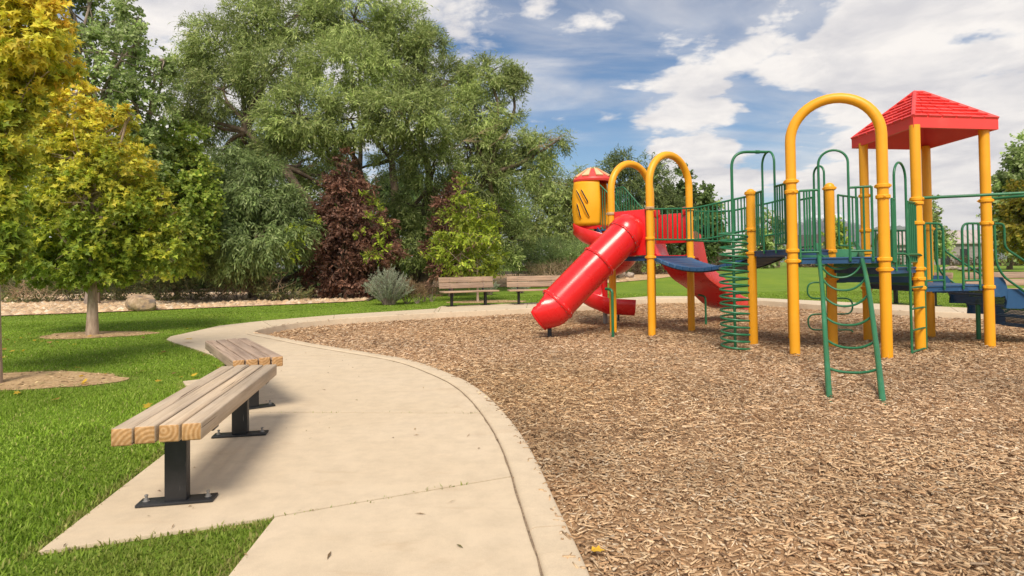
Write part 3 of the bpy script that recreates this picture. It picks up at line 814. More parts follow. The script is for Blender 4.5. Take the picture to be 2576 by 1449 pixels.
# crumbs of soil, bark and dry grass in the rings of bare soil
def scatter_pits():
    XX, YY = [], []
    for p_ in PITS:
        xs = [q[0] for q in p_]; ys = [q[1] for q in p_]; n = 700; X = RNG.uniform(min(xs), max(xs), n); Y = RNG.uniform(min(ys), max(ys), n)
        k = inside(p_, X, Y); XX.append(X[k]); YY.append(Y[k])
    X, Y = np.concatenate(XX), np.concatenate(YY); n = X.size; yaw = RNG.uniform(0, 3.14, n); L_ = RNG.gamma(3, .0055, n).clip(.004, .05); W_ = L_ * RNG.uniform(.12, .5, n)
    d = np.stack([np.cos(yaw), np.sin(yaw), RNG.normal(0, .2, n)], 1); s2 = np.stack([-np.sin(yaw), np.cos(yaw), RNG.normal(0, .3, n)], 1); P = np.stack([X, Y, np.full(n, -.004)], 1); up = np.array([0, 0, 1.0])
    vs = np.stack([P - d * L_[:, None], P + s2 * W_[:, None], P + d * L_[:, None], P - s2 * W_[:, None], P + up * (L_ * .3)[:, None]], 1)
    f = np.array([[0, 3, 4], [3, 2, 4], [2, 1, 4], [1, 0, 4]]); c = pal(n, [(0.42, 0.28, 0.15), (0.56, 0.41, 0.24), (0.24, 0.15, 0.08), (0.40, 0.34, 0.16)], [3, 2, 1.5, .8], .2)
    raw_mesh('pit_crumbs', vs.reshape(-1, 3), (np.arange(n)[:, None, None] * 5 + f[None]).ravel(), 3, np.repeat(c, 5, 0), M['chip'])
scatter_pits()
# ------------------------------------------------------------------ the play structure
PR = 0.067                                   # post radius
POST = {k: GC(*v) for k, v in dict(A=(1543, 836), B=(1640, 845), C=(1740, 833), a=(1896, 867), b=(2000, 893), c=(2232, 902), d=(2096, 872),
                                   e=(2184, 856), f=(2316, 881), h=(2491, 873), g=(2342, 848)).items()}
POST['D'] = POST['A'] + POST['C'] - POST['B']
def at_col(P, Q, x): return along(P, Q, x)
# the post hidden behind the near arch
dv = (POST['C'] - POST['B']).normalized(); POST['k'] = POST['a'] + dv * 1.16
for q in POST.values(): q.z = zc(q.x, q.y)
ps_c = (POST['C'] + POST['b']) / 2; ps_c.z = -0.1
PS = empty('play_structure', ps_c, 'large red, yellow and green play structure of two towers joined by a sagging bridge', 'play structure')
ORG['play_structure'] = ps_c.copy()

def zP(k, y): return zat(POST[k], y)
clamp_mb = MB()
prof = [(PR + .001, -.026), (PR + .012, -.026), (PR + .019, -.017), (PR + .019, .017), (PR + .012, .026), (PR + .001, .026)]
clamp_mb.lathe(prof, (0, 0, 0), 24)
for an in (0.4, 3.5):
    q = Matrix.Rotation(an, 3, 'Z'); clamp_mb.box(q @ Vector((PR + .018, 0, 0)), (.022, .034, .036), q, bev=.006)
    clamp_mb.lathe([(0.0, .012), (.007, .010), (.008, 0)], q @ Vector((PR + .027, 0, 0)), 8, q @ Vector((1, 0, 0)))
clamp_me = None
def clamp(post, P, z, mat=None, ang=0.0):
    global clamp_me
    if clamp_me is None:
        o = clamp_mb.build('clamp', M['yellow'], None, angle=35); clamp_me = o.data; o.parent = post
    else: o = link('clamp', clamp_me, post)
    if mat is not None:
        o.data = o.data.copy(); o.data.materials.clear(); o.data.materials.append(mat)
    o.location = Vector((P[0], P[1], z)) - ps_c; o.rotation_euler = (0, 0, ang)
def put_clamps(obj, k, ys, mats=None):
    P = POST[k]
    for j, y in enumerate(ys):
        clamp(obj, P, zP(k, y), (mats or {}).get(j), (j * 2.1 + P.x * 3) % 6.28)
def arch_post(k0, k1, ytop):
    P, Q = POST[k0], POST[k1]; mid = (P + Q) / 2; zt = zat(mid, ytop) - PR
    d = Vector((Q.x - P.x, Q.y - P.y, 0)); w = d.length / 2; d.normalize()
    zs = zt - w
    pts = [Vector((P.x, P.y, P.z - .3)), Vector((P.x, P.y, zs * .5)), Vector((P.x, P.y, zs))]
    for i in range(1, 20):
        a = math.pi * i / 20; pts.append(Vector((mid.x, mid.y, zs)) - d * w * math.cos(a) + Vector((0, 0, w * math.sin(a))))
    pts += [Vector((Q.x, Q.y, zs)), Vector((Q.x, Q.y, zs * .5)), Vector((Q.x, Q.y, Q.z - .3))]
    mb = MB(); mb.tube(pts, PR, 20)
    return mb.build('arch_post', M['yellow'], PS)
def post(k, ztop, cap=False):
    P = POST[k]; mb = MB(); mb.tube([(P.x, P.y, P.z - .3), (P.x, P.y, .5), (P.x, P.y, ztop)], PR, 20)
    o = mb.build('post', M['yellow'], PS)
    if cap:
        mb = MB(); r = PR + .006
        mb.lathe([(r, -.03), (r, .0), (r * .97, .02), (r * .85, .045), (r * .6, .066), (r * .3, .076), (0, .079)], (P.x, P.y, ztop - .004), 22)
        mb.build('post_cap', M['yellow'], o)
    return o
o = arch_post('b', 'c', 235); put_clamps(o, 'b', (457, 483, 631, 657)); put_clamps(o, 'c', (468, 495, 652, 678))
o = arch_post('B', 'C', 381); put_clamps(o, 'B', (524, 600, 647), {0: M['old_clamp']}); put_clamps(o, 'C', (527, 603, 648))
o = arch_post('A', 'D', 404); put_clamps(o, 'A', (538, 610, 650), {0: M['old_clamp']}); put_clamps(o, 'D', (530, 648))
o = post('a', zP('a', 487), True); put_clamps(o, 'a', (486, 578, 636))
o = post('k', zP('k', 492), True); put_clamps(o, 'k', (501, 584, 632))
o = post('d', zP('d', 472), True); put_clamps(o, 'd', (474, 632, 674, 701))
ROOFZ = zP('f', 322)
for k, ys in (('e', (493, 580, 636, 724)), ('f', (501, 511, 561, 676, 701, 724)), ('g', (576, 716)), ('h', (505, 562, 722))):
    o = post(k, ROOFZ + .04); put_clamps(o, k, ys)

# decks
def deck(keys, z, th=.085, mat='blue'):
    cen = sum((POST[k] for k in keys), Vector()) / len(keys)
    poly = [(POST[k].x + (cen.x - POST[k].x) * .03, POST[k].y + (cen.y - POST[k].y) * .03) for k in keys]
    mb = MB(); mb.prism(poly, z - th, z - .012)
    p2 = [(x + (cen.x - x) * .012, y + (cen.y - y) * .012) for x, y in poly]
    mb.prism(p2, z - .0115, z)
    o = mb.build('deck', M[mat], PS, angle=30, recalc=True)
    mb = MB()                                   # rib and slots along each face, dark underneath
    n = len(keys)
    for i in range(n):
        p, q = Vector((*poly[i], 0)), Vector((*poly[(i + 1) % n], 0)); l = (q - p).length; t = (q - p) / l; nn = Vector((t.y, -t.x, 0))
        if nn.dot((p + q) / 2 - Vector((cen.x, cen.y, 0))) < 0: nn = -nn
        rot = Matrix((t, nn, Vector((0, 0, 1)))).transposed()
        mb.box((p + q) / 2 + nn * .006 + Vector((0, 0, z - .012)), (l * .92, .014, .016), rot, bev=.004)
        for s in (.3, .7): mb.box(p + t * l * s + nn * .002 + Vector((0, 0, z - .05)), (.04, .008, .012), rot)
    mb.build('deck_rim', M[mat], o)
    return o
zW = zat((POST['B'] + POST['A']) / 2, 645)
Z0 = zat((POST['a'] + POST['b']) / 2, 629); Z1 = zat((POST['b'] + POST['c']) / 2, 647); Z2 = zat((POST['c'] + POST['f']) / 2, 672)
Z3 = zat((POST['d'] + POST['f']) / 2, 696); Z4 = zat((POST['f'] + POST['h']) / 2, 717.5)
deck('ABCD', zW); deck('abd', Z0); deck('adk', Z0); deck('bcd', Z1); deck('cfd', Z2); deck('dfe', Z3); deck('efhg', Z4)
print('deck heights', zW, Z0, Z1, Z2, Z3, Z4)

# riser panels between the stepped decks and the green panel at the back
def flat_panel(name, P, Q, z0, z1, mat, th=.02, inset=.075, parent=PS):
    d = Vector((Q.x - P.x, Q.y - P.y, 0)); l = d.length - 2 * inset; d.normalize()
    rot = Matrix((d, Vector((-d.y, d.x, 0)), Vector((0, 0, 1)))).transposed(); c = (P + Q) / 2
    mb = MB(); mb.box((c.x, c.y, (z0 + z1) / 2), (l, th, z1 - z0), rot, bev=.006); return mb.build(name, mat, parent)
for k0, k1, za, zb in (('b', 'd', Z1, Z0), ('c', 'd', Z2, Z1), ('f', 'd', Z3, Z2), ('e', 'f', Z4, Z3)):
    flat_panel('riser', POST[k0], POST[k1], za + .002, zb - .088, M['green_panel'], .012)
flat_panel('barrier_panel', POST['d'], POST['e'], zat((POST['d'] + POST['e']) / 2, 694), zat((POST['d'] + POST['e']) / 2, 627), M['green_panel'])

# guard rails: two rails plus loose upright bars
TR, BR = .0165, .0125
def bar_mesh(h, r=BR):
    mb = MB(); n = 5
    pts = [(0, 0, 0), (0, 0, h * .1), (0, 0, h * .5), (0, 0, h * .9), (0, 0, h)]
    mb.tube(pts, r, 8, False); return mb
def guard(P, Q, xs, yt, yb, bars, shape='flat', feet=None, end_posts=True):
    """a panel on the edge P-Q between picture columns xs; feet = height of the deck face its legs are bolted to"""
    p0, p1 = at_col(P, Q, xs[0]), at_col(P, Q, xs[1])
    zt = (zat(p0, yt) + zat(p1, yt if not isinstance(yt, tuple) else yt[1])) / 2
    zb = (zat(p0, yb) + zat(p1, yb)) / 2
    mb = MB()
    lo = feet if feet is not None else zb
    if shape == 'flat':
        mb.tube([(p0.x, p0.y, zt), (p1.x, p1.y, zt)], TR, 10)
        if end_posts:
            for p in (p0, p1): mb.tube([(p.x, p.y, lo), (p.x, p.y, zt)], TR * .95, 10)
    elif shape in ('curve1', 'curve0'):
        a, b = (p0, p1) if shape == 'curve1' else (p1, p0)      # the end that bends down
        mb.tube(fillet([(a.x, a.y, zt), (b.x, b.y, zt), (b.x, b.y, lo)], .12, 8), TR, 10)
        mb.tube([(a.x, a.y, lo), (a.x, a.y, zt)], TR, 10)
    mb.tube([(p0.x, p0.y, zb), (p1.x, p1.y, zb)], TR * .9, 10)
    if feet is not None:
        d = (p1 - p0).normalized(); nn = Vector((d.y, -d.x, 0)); rot = Matrix((d, -nn, Vector((0, 0, 1)))).transposed()
        for p in (p0, p1):
            mb.box((p.x, p.y, feet - .025), (.035, .012, .075), rot, bev=.005)
            mb.lathe([(0, .008), (.008, .006), (.009, 0)], Vector((p.x, p.y, feet - .035)) + nn * .006, 8, nn)
    o = mb.build('guard_rail', M['green'], PS)
    h = zt - zb; me = None
    for x in bars:
        q = at_col(P, Q, x)
        if me is None:
            b_ = bar_mesh(h).build('rail_bar', M['green'], o, origin=(0, 0, 0)); me = b_.data
        else: b_ = link('rail_bar', me, o)
        b_.location = Vector((q.x, q.y, zb)) - ps_c
    return o
def hoop(P, Q, x0, x1, ytop, zfoot, r=.016, thing='hoop_rail'):
    p, q = at_col(P, Q, x0), at_col(P, Q, x1); mid = (p + q) / 2; w = (q - p).length / 2; d = (q - p).normalized()
    zt = zat(mid, ytop); zs = zt - w
    pts = [Vector((p.x, p.y, zfoot)), Vector((p.x, p.y, zs))]
    for i in range(1, 14):
        a = math.pi * i / 14; pts.append(Vector((mid.x, mid.y, zs)) - d * w * math.cos(a) + Vector((0, 0, w * math.sin(a))))
    pts += [Vector((q.x, q.y, zs)), Vector((q.x, q.y, zfoot))]
    mb = MB(); mb.tube(pts, r, 12); return mb.build(thing, M['green'], PS), p, q, zt
pa, pb, pc, pd, pe, pf, pg, ph, pk = (POST[k] for k in 'abcdefghk')
guard(pa, pb, (1906, 1922), 483, 617, (1911, 1917), end_posts=True)
guard(pa, pb, (1953, 1978), 466, 613, (1959, 1965, 1971))
hp, hpa, hpb, hzt = hoop(pa, pb, 1922.5, 1953, 382, Z0 - .05)
guard(pb, pc, (2014, 2063), 479, 634, (2026, 2033, 2040, 2049), feet=Z1)
guard(pb, pc, (2139, 2197), 470.5, 631, (2157, 2176), feet=Z1)
hoop(pb, pc, 2064, 2139, 378, Z1 - .05)
guard(pc, pf, (2247, 2252), 501, 659, (2249.5,), end_posts=True)
guard(pc, pf, (2286, 2306), 509, 659, (2291, 2296, 2301))
hoop(pc, pf, 2254, 2283, 409, Z2 - .05)
guard(pf, ph, (2328, 2374), 562, 705.6, (2343, 2358), 'curve1', feet=Z4)
guard(pf, ph, (2422, 2464), 562, 705.6, (2436, 2450), 'curve0', feet=Z4)
guard(pk, pd, (2014, 2048), 500, 621, (2027, 2039)); hoop(pk, pd, 2052, 2078, 418, Z0 - .05)
guard(pd, pe, (2112, 2160), 494, 618, (2125, 2137, 2148)); 
guard(pe, pg, (2198, 2326), 580, 668, [2204 + 9.6 * i for i in range(13)])

# the sagging bridge
nB = 13
def bridge_pt(side, t):
    P, Q = (POST['B'], POST['a']) if side == 0 else (POST['C'], POST['k'])
    p = P.lerp(Q, t)
    z = zW * (1 - t) + Z0 * t - 0.235 * 4 * t * (1 - t)
    return Vector((p.x, p.y, z))
mb = MB()
for s in (0, 1):
    pts = [bridge_pt(s, i / 20) for i in range(1, 20)]; inn = (bridge_pt(1 - s, .5) - bridge_pt(s, .5)).normalized() * .10
    mb.tube([p + inn + Vector((0, 0, -.075)) for p in pts], .012, 8)
bridge = mb.build('bridge', M['black_steel'], PS)
for i in range(nB):
    t0, t1 = (i + .5) / nB * .94 + .03 - .47 / nB * .93, (i + .5) / nB * .94 + .03 + .47 / nB * .93
    p00, p10, p01, p11 = bridge_pt(0, t0), bridge_pt(0, t1), bridge_pt(1, t0), bridge_pt(1, t1)
    mb = MB(); dz = Vector((0, 0, .07)); e = .05
    p00, p01 = p00.lerp(p01, e), p01.lerp(p00, e); p10, p11 = p10.lerp(p11, e), p11.lerp(p10, e)
    bm = bmesh.new(); vv = [bm.verts.new(p) for p in (p00 - dz, p10 - dz, p11 - dz, p01 - dz, p00, p10, p11, p01)]
    for f in ((3, 2, 1, 0), (4, 5, 6, 7), (0, 1, 5, 4), (1, 2, 6, 5), (2, 3, 7, 6), (3, 0, 4, 7)): bm.faces.new([vv[k] for k in f])
    bmesh.ops.bevel(bm, geom=bm.edges[:], offset=.008, segments=1, affect='EDGES'); bm.verts.index_update()
    mb.add([v.co for v in bm.verts], [[v.index for v in f.verts] for f in bm.faces]); bm.free()
    mb.build('plank', M['blue'], bridge, angle=30, recalc=True)
def bridge_rail(side, ytb, nbars):
    ks = ('B', 'a') if side == 0 else ('C', 'k')
    P, Q = POST[ks[0]], POST[ks[1]]
    top = [along(P, Q, x) + Vector((0, 0, zat(along(P, Q, x), yt))) for x, yt, yb in ytb]
    bot = [along(P, Q, x) + Vector((0, 0, zat(along(P, Q, x), yb))) for x, yt, yb in ytb]
    top, bot = catmull(top, 6), catmull(bot, 6)
    mb = MB(); mb.tube(top, .0165, 10); mb.tube(bot, .0165, 10)
    o = mb.build('bridge_rail', M['green'], PS); n = len(top)
    for i in range(nbars):
        u = (i + .5) / nbars * (n - 1); j = int(u); f = u - j
        a, b = bot[j].lerp(bot[j + 1], f), top[j].lerp(top[j + 1], f)
        mb = MB(); mb.tube([a, a.lerp(b, .5), b], .0115, 8, False); mb.build('rail_bar', M['green'], o)
bridge_rail(0, [(1649, 526, 602.5), (1700, 525, 603), (1745, 523.5, 603), (1780, 517.5, 600), (1822, 508, 593), (1855, 500.5, 585), (1888, 493.5, 577)], 24)
bridge_rail(1, [(1748, 532, 606), (1800, 532, 607), (1843, 530, 605), (1885, 521.7, 600.4), (1927, 513, 593), (1975, 501.7, 585.7), (1986, 499.5, 584)], 24)

# coil climber
base = GC(1850, 881); cz = base.z
ztop = hzt - .002
hm = (hpa + hpb) / 2
pole_pts = fillet([(base.x, base.y, cz - .3), (base.x, base.y, 1.0), (base.x, base.y, ztop), (hm.x, hm.y, ztop)], .24, 8)
mb = MB(); mb.tube(pole_pts, .021, 12)
mb.lathe([(.021, -.03), (.027, -.028), (.027, .028), (.021, .03)], (Vector((base.x, base.y, ztop)).lerp(Vector((hm.x, hm.y, ztop)), .72)), 12, (hm - base) * Vector((1, 1, 0)))
coil = mb.build('coil_climber', M['green'], PS)
z_hi, z_lo, turns, rc = zat(base, 580), cz + .02, 17, .196
mb = MB(); pts = []
for i in range(turns * 26 + 1):
    a = 2 * math.pi * i / 26; t = i / (turns * 26)
    pts.append((base.x + rc * math.cos(a), base.y + rc * math.sin(a), z_hi + (z_lo - z_hi) * t))
mb.tube(pts, .0155, 9); mb.build('coil', M['green'], coil)

# arched ladder at the front
LP = [(2056, 616, 8.32), (2061, 652, 7.98), (2069, 735, 7.35), (2077, 861, 6.45), (2086, 1003, 5.62)]
RP = [(2153, 611, 8.22), (2165, 640, 7.96), (2182, 712, 7.25), (2202, 850, 6.25), (2221, 1012, 5.50)]
def cline(L_): 
    p = [V(*q) for q in L_]; p[-1] = GC(L_[-1][0], L_[-1][1]); return p
lp, rp = catmull(cline(LP), 10), catmull(cline(RP), 10)
mb = MB()
for q in (lp, rp):
    e = q[-1] + (q[-1] - q[-2]).normalized() * .3; mb.tube(q + [e], .0265, 14)
    mb.lathe([(.0265, -.01), (.024, .008), (.014, .02), (0, .024)], q[0], 12, (q[0] - q[1]))
lad = mb.build('arched_ladder', M['green'], PS)
def on_line(line, y):
    best = None
    for a, b in zip(line, line[1:]):
        for s in range(6):
            p = a.lerp(b, s / 6); v = p - Vector((0, 0, CH)); f = v.dot(_fw); yy = CY - F * v.dot(_up) / f
            if best is None or abs(yy - y) < best[0]: best = (abs(yy - y), p, F / f)
    return best[1], best[2]
for yl, yr, ym in ((70, 80, 170), (110, 95, 215), (180, 165, 283), (285, 280, 385), (420, 410, 510), (590, 590, 665), (770, 785, 843), (1000, 1010, 1042)):
    cv = lambda v: 609 + .3153 * v
    a, s0 = on_line(lp, cv(yl)); b, s1 = on_line(rp, cv(yr)); sag = (cv(ym) - (cv(yl) + cv(yr)) / 2) / ((s0 + s1) / 2)
    pts = []
    for i in range(15):
        t = i / 14; u = 2 * t - 1
        pts.append(a.lerp(b, t) - Vector((0, 0, sag * (1 - abs(u) ** 2.4))))
    mb = MB(); mb.tube(pts, .0135, 9); mb.build('rung', M['green'], lad)

# ladder at the lower deck
a0, a1 = GC(2294.5, 891), GC(2330.5, 881)
ho0, ho1 = at_col(pc, pf, 2254), at_col(pc, pf, 2283)
mb = MB()
for g_, h_, yy in ((a0, ho0, 698 - 60), (a1, ho1, 702 - 62)):
    zt = zat(g_, yy)
    mb.tube(fillet([(h_.x, h_.y, zt), (g_.x, g_.y, zt), (g_.x, g_.y, zt - .5), (g_.x, g_.y, g_.z - .25)], .17, 8), .0165, 12)
lad2 = mb.build('step_ladder', M['green'], PS)
for y in (724, 778, 832, 886):
    mb = MB(); z = zat(a0, y); z2 = z
    mb.tube([(a0.x, a0.y, z), (a1.x, a1.y, z2)], .0135, 10); mb.build('rung', M['green'], lad2)

# looping climber at the back
lb = GC(2084, 845); lb = V(2084, 842, 10.9); lb.z = zc(lb.x, lb.y)
mb = MB(); mb.tube([(lb.x, lb.y, lb.z - .2), (lb.x, lb.y, Z0 - .02)], .02, 12)
loop = mb.build('loop_climber', M['green'], PS)
u = Vector((1, -.12, 0)).normalized(); pts = []
rows = [(zat(lb, 666)), zat(lb, 709.9), zat(lb, 750), zat(lb, 789.5), zat(lb, 829)]
xl, xr = -.37, .40; fr = Vector((0, -.05, 0))
pts.append(lb + u * xl * .6 + Vector((0, 0, rows[0] - lb.z)))
pts.append(lb + u * xr + Vector((0, 0, rows[0] - lb.z))); pts.append(lb + u * xr + Vector((0, 0, rows[1] - lb.z)))
pts.append(lb + u * xl + Vector((0, 0, rows[1] - lb.z))); pts.append(lb + u * xl + Vector((0, 0, rows[2] - lb.z)))
pts.append(lb + u * xr + Vector((0, 0, rows[2] - lb.z))); pts.append(lb + u * xr + Vector((0, 0, rows[3] - lb.z)))
pts.append(lb + u * xl + Vector((0, 0, rows[3] - lb.z))); pts.append(lb + u * xl + Vector((0, 0, rows[4] - lb.z)))
pts.append(lb + u * xr + Vector((0, 0, rows[4] - lb.z))); pts.append(lb + u * xr + Vector((0, 0, -.1)))
mb = MB(); mb.tube([p + fr for p in fillet(pts, .14, 7)], .0145, 10); mb.build('loop', M['green'], loop)

# overhead rails leaving the roofed tower towards the right
zr = zP('f', 498)
e1 = V(2600, 486, 8.15); mb = MB()
mb.tube(fillet([(pf.x + .06, pf.y, zr), (pf.x + .55, pf.y - .12, zr + .005), (e1.x + 1.2, e1.y - .55, zr + .02)], .3), .021, 12)
mb.build('overhead_rail', M['green'], PS)
zr2 = zP('h', 501); mb = MB()
mb.tube(fillet([(ph.x + .06, ph.y - .03, zr2), (ph.x + .25, ph.y - .42, zr2), (ph.x + 1.35, ph.y - 1.0, zr2 + .01)], .25), .021, 12)
mb.build('overhead_rail', M['green'], PS)

# perforated stairs on the right side of the roofed deck
def perforated():
    mt, nt, b = new_mat('perforated_plastisol')
    b.inputs['Base Color'].default_value = (0.012, 0.075, 0.17, 1); b.inputs['Roughness'].default_value = 0.45
    tc = nt.nodes.new('ShaderNodeTexCoord')
    mp = nt.nodes.new('ShaderNodeMapping'); mp.inputs['Rotation'].default_value = (0, 0, 0); mp.inputs['Scale'].default_value = (1, 1, 1); nt.links.new(tc.outputs['UV'], mp.inputs[0])
    sp = nt.nodes.new('ShaderNodeSeparateXYZ'); nt.links.new(mp.outputs[0], sp.inputs[0])
    def mth(op, a, b_=None):
        n = nt.nodes.new('ShaderNodeMath'); n.operation = op
        for i, v in enumerate((a, b_)):
            if v is None: continue
            if isinstance(v, (int, float)): n.inputs[i].default_value = v
            else: nt.links.new(v, n.inputs[i])
        return n.outputs[0]
    row = mth('FLOOR', sp.outputs[1]); offx = mth('MULTIPLY', mth('MODULO', row, 2.0), .5)
    fx = mth('SUBTRACT', mth('FRACT', mth('ADD', sp.outputs[0], offx)), .5); fy = mth('SUBTRACT', mth('FRACT', sp.outputs[1]), .5)
    d2 = mth('ADD', mth('MULTIPLY', fx, fx), mth('MULTIPLY', fy, fy))
    hole = mth('LESS_THAN', d2, .095)
    tr = nt.nodes.new('ShaderNodeBsdfTransparent'); mx = nt.nodes.new('ShaderNodeMixShader')
    nt.links.new(hole, mx.inputs[0]); nt.links.new(b.outputs[0], mx.inputs[1]); nt.links.new(tr.outputs[0], mx.inputs[2])
    nt.links.new(mx.outputs[0], nt.nodes['Material Output'].inputs[0]); return mt
M['perf'] = perforated()
n_out = Vector((1, 0.02, 0)); S0, S1 = ph + Vector((.04, .06, 0)), pg + Vector((.04, -.06, 0))
run, nst = .30, 4; rise = (Z4 - .10 + .02) / 4.1
stairs = empty('stairs', ps_c); stairs.parent = PS; stairs.location = (0, 0, 0)
for s, P in enumerate((S0, S1)):
    mb = MB(); prof = []
    top = []; bot = []
    for i in range(nst):
        x0 = i * run; zt = Z4 + .05 - i * rise
        top += [(x0 - .02, zt + .06), (x0 + run * .7, zt + .05), (x0 + run * .85, zt - .02), (x0 + run * .95, zt - rise * .75)]
        bot += [(x0 - .05, zt - rise - .05), (x0 + run * .62, zt - rise - .06), (x0 + run * .8, zt - rise * 1.25), (x0 + run * .9, zt - rise * 1.8)]
    top.append((nst * run, Z4 + .02 - nst * rise)); bot = bot[:-2] + [(nst * run, Z4 - .03 - nst * rise)]
    th = .016
    for k in range(min(len(top), len(bot)) - 1):
        q = [top[k], top[k + 1], bot[k + 1], bot[k]]
        vs = []
        for dy in (-th, th):
            for (x, z) in q: vs.append(Vector((P.x, P.y + dy, z)) + n_out * x)
        mb.add(vs, [(0, 1, 2, 3), (7, 6, 5, 4), (0, 4, 5, 1), (3, 2, 6, 7)])
    mb.build('stringer', M['blue'], stairs, angle=50, recalc=True)
def perf_sheet(name, q, parent):
    me = bpy.data.meshes.new(name); me.from_pydata([Vector(p) - ps_c for p in q], [], [(0, 1, 2, 3)])
    uv = me.uv_layers.new(name='UVMap'); w = (Vector(q[1]) - Vector(q[0])).length; h = (Vector(q[3]) - Vector(q[0])).length
    for li, c in zip(range(4), ((0, 0), (w, 0), (w, h), (0, h))): uv.data[li].uv = (c[0] / .026, c[1] / .022)
    me.materials.append(M['perf']); o = link(name, me, parent); ORG[o.name] = ps_c.copy()
    md = o.modifiers.new('thickness', 'SOLIDIFY'); md.thickness = .006
    return o
for i in range(nst):
    x0 = i * run; zt = Z4 - (i + 1) * rise
    q = [S0 + n_out * x0, S1 + n_out * x0]
    A_ = [Vector((p.x, p.y, 0)) for p in q]
    perf_sheet('stair_riser', [A_[0] + Vector((0, 0, zt + .02)), A_[1] + Vector((0, 0, zt + .02)), A_[1] + Vector((0, 0, zt + rise - .03)), A_[0] + Vector((0, 0, zt + rise - .03))], stairs)
    B_ = [p + n_out * run for p in A_]
    perf_sheet('tread', [A_[0] + Vector((0, 0, zt + .012)), A_[1] + Vector((0, 0, zt + .012)), B_[1] + Vector((0, 0, zt + .01)), B_[0] + Vector((0, 0, zt + .01))], stairs)
    mb = MB(); mb.box((A_[0] + A_[1]) / 2 + n_out * (run - .015) + Vector((0, 0, zt - .005)), (.045, (A_[1] - A_[0]).length, .05), bev=.012); mb.build('nosing', M['blue_bright'], stairs)
for q, dx in ((S0.lerp(S1, .65), .42), (S0.lerp(S1, .3), 1.05)):
    mb = MB(); p = q + n_out * dx; mb.tube([(p.x, p.y, -.3), (p.x, p.y, Z4 - (dx / run) * rise - .02)], .033 if dx < .6 else .022, 12)
    mb.build('stair_leg', M['green'] if dx < .6 else M['black_steel'], stairs)
def hand_loop(P, d, y_top):
    z1 = zP('h', 563); z0 = zP('h', 700)
    pts = [(0.05, z1), (.19, z1), (.19, z1 - .36), (1.05, z1 - .96), (1.22, z1 - 1.02), (1.22, z0 - .62), (1.0, z0 - .62), (.16, z0 + .02), (.06, z0 + .22), (.05, z1 - .02)]
    mb = MB(); mb.tube(fillet([P + d * x * 1.05 + Vector((0, 0, z)) - Vector((0, 0, P.z)) for x, z in pts], .09, 6), .0165, 12)
    return mb.build('handrail', M['green'], PS)
hand_loop(ph + Vector((.06, 0, 0)), n_out, 0); hand_loop(pg + Vector((.06, 0, 0)), n_out, 0)

# shingled roof
fc, rc_, lc = G(2298, 320, ROOFZ), G(2512, 325.5, ROOFZ), G(2142.7, 374, ROOFZ)
bc = lc + rc_ - fc; cc = (fc + bc) / 2
ax = (rc_ - fc).normalized(); zap = zat(cc, 235); fh = zat(fc, 294) - ROOFZ
rg = [cc - ax * .07 + Vector((0, 0, zap - ROOFZ)), cc + ax * .07 + Vector((0, 0, zap - ROOFZ))]
mb = MB(); base4 = [fc, rc_, bc, lc]; up = Vector((0, 0, fh)); upi = [q + up for q in base4]
inn = [q.lerp(cc, .05) for q in base4]
mb.add(base4 + upi, [(0, 1, 5, 4), (1, 2, 6, 5), (2, 3, 7, 6), (3, 0, 4, 7)])
mb.add(base4 + inn, [(1, 0, 4, 5), (2, 1, 5, 6), (3, 2, 6, 7), (0, 3, 7, 4)])
apx = [rg[0] - Vector((0, 0, .06)), rg[1] - Vector((0, 0, .06))]
mb.add(inn + apx, [(1, 0, 4, 5), (2, 1, 5), (3, 2, 5, 4), (0, 3, 4)])
mb.add(upi + rg, [(0, 1, 5, 4), (1, 2, 5), (2, 3, 4, 5), (3, 0, 4)])
roof = mb.build('roof', M['red_roof'], PS, angle=25)
faces = [(upi[0], upi[1], rg[1], rg[0]), (upi[1], upi[2], rg[1], rg[1]), (upi[2], upi[3], rg[0], rg[1]), (upi[3], upi[0], rg[0], rg[0])]
rr = random.Random(4)
for fi, (p, q, q2, p2) in enumerate(faces):
    nrm = (q - p).cross(p2 - p).normalized(); nr = 8
    for j in range(nr):
        s0, s1 = j / nr, (j + 1.06) / nr; s1 = min(1, s1)
        a, b = p.lerp(p2, s0), q.lerp(q2, s0); c_, d_ = q.lerp(q2, s1), p.lerp(p2, s1)
        k = max(2, round((b - a).length / .235)); off = .5 / k if j % 2 else 0
        cuts = [0] + [u + off for u in [i / k for i in range(0 if off else 1, k)]] + [1]
        for u0, u1 in zip(cuts, cuts[1:]):
            if u1 - u0 < .02: continue
            g = .011 / max(.1, (b - a).length)
            th = .036 + rr.uniform(-.005, .008)
            lo0, lo1 = a.lerp(b, u0 + g), a.lerp(b, u1 - g); hi0, hi1 = d_.lerp(c_, u0 + g), d_.lerp(c_, u1 - g)
            vs = [lo0, lo1, hi1, hi0, lo0 + nrm * th, lo1 + nrm * th, hi1 + nrm * .010, hi0 + nrm * .010]
            mb = MB(); mb.add(vs, [(4, 5, 6, 7), (0, 1, 5, 4), (1, 2, 6, 5), (3, 0, 4, 7), (2, 3, 7, 6)]); mb.build('shingle', M['red_roof'], roof, smooth=False)
mb = MB()
for a, b in ((upi[0], rg[0]), (upi[1], rg[1]), (upi[2], rg[1]), (upi[3], rg[0]), (rg[0], rg[1])):
    mb.tube([a + Vector((0, 0, .012)), b + Vector((0, 0, .018))], .03, 8)
mb.build('roof_ridge', M['red_roof'], roof)

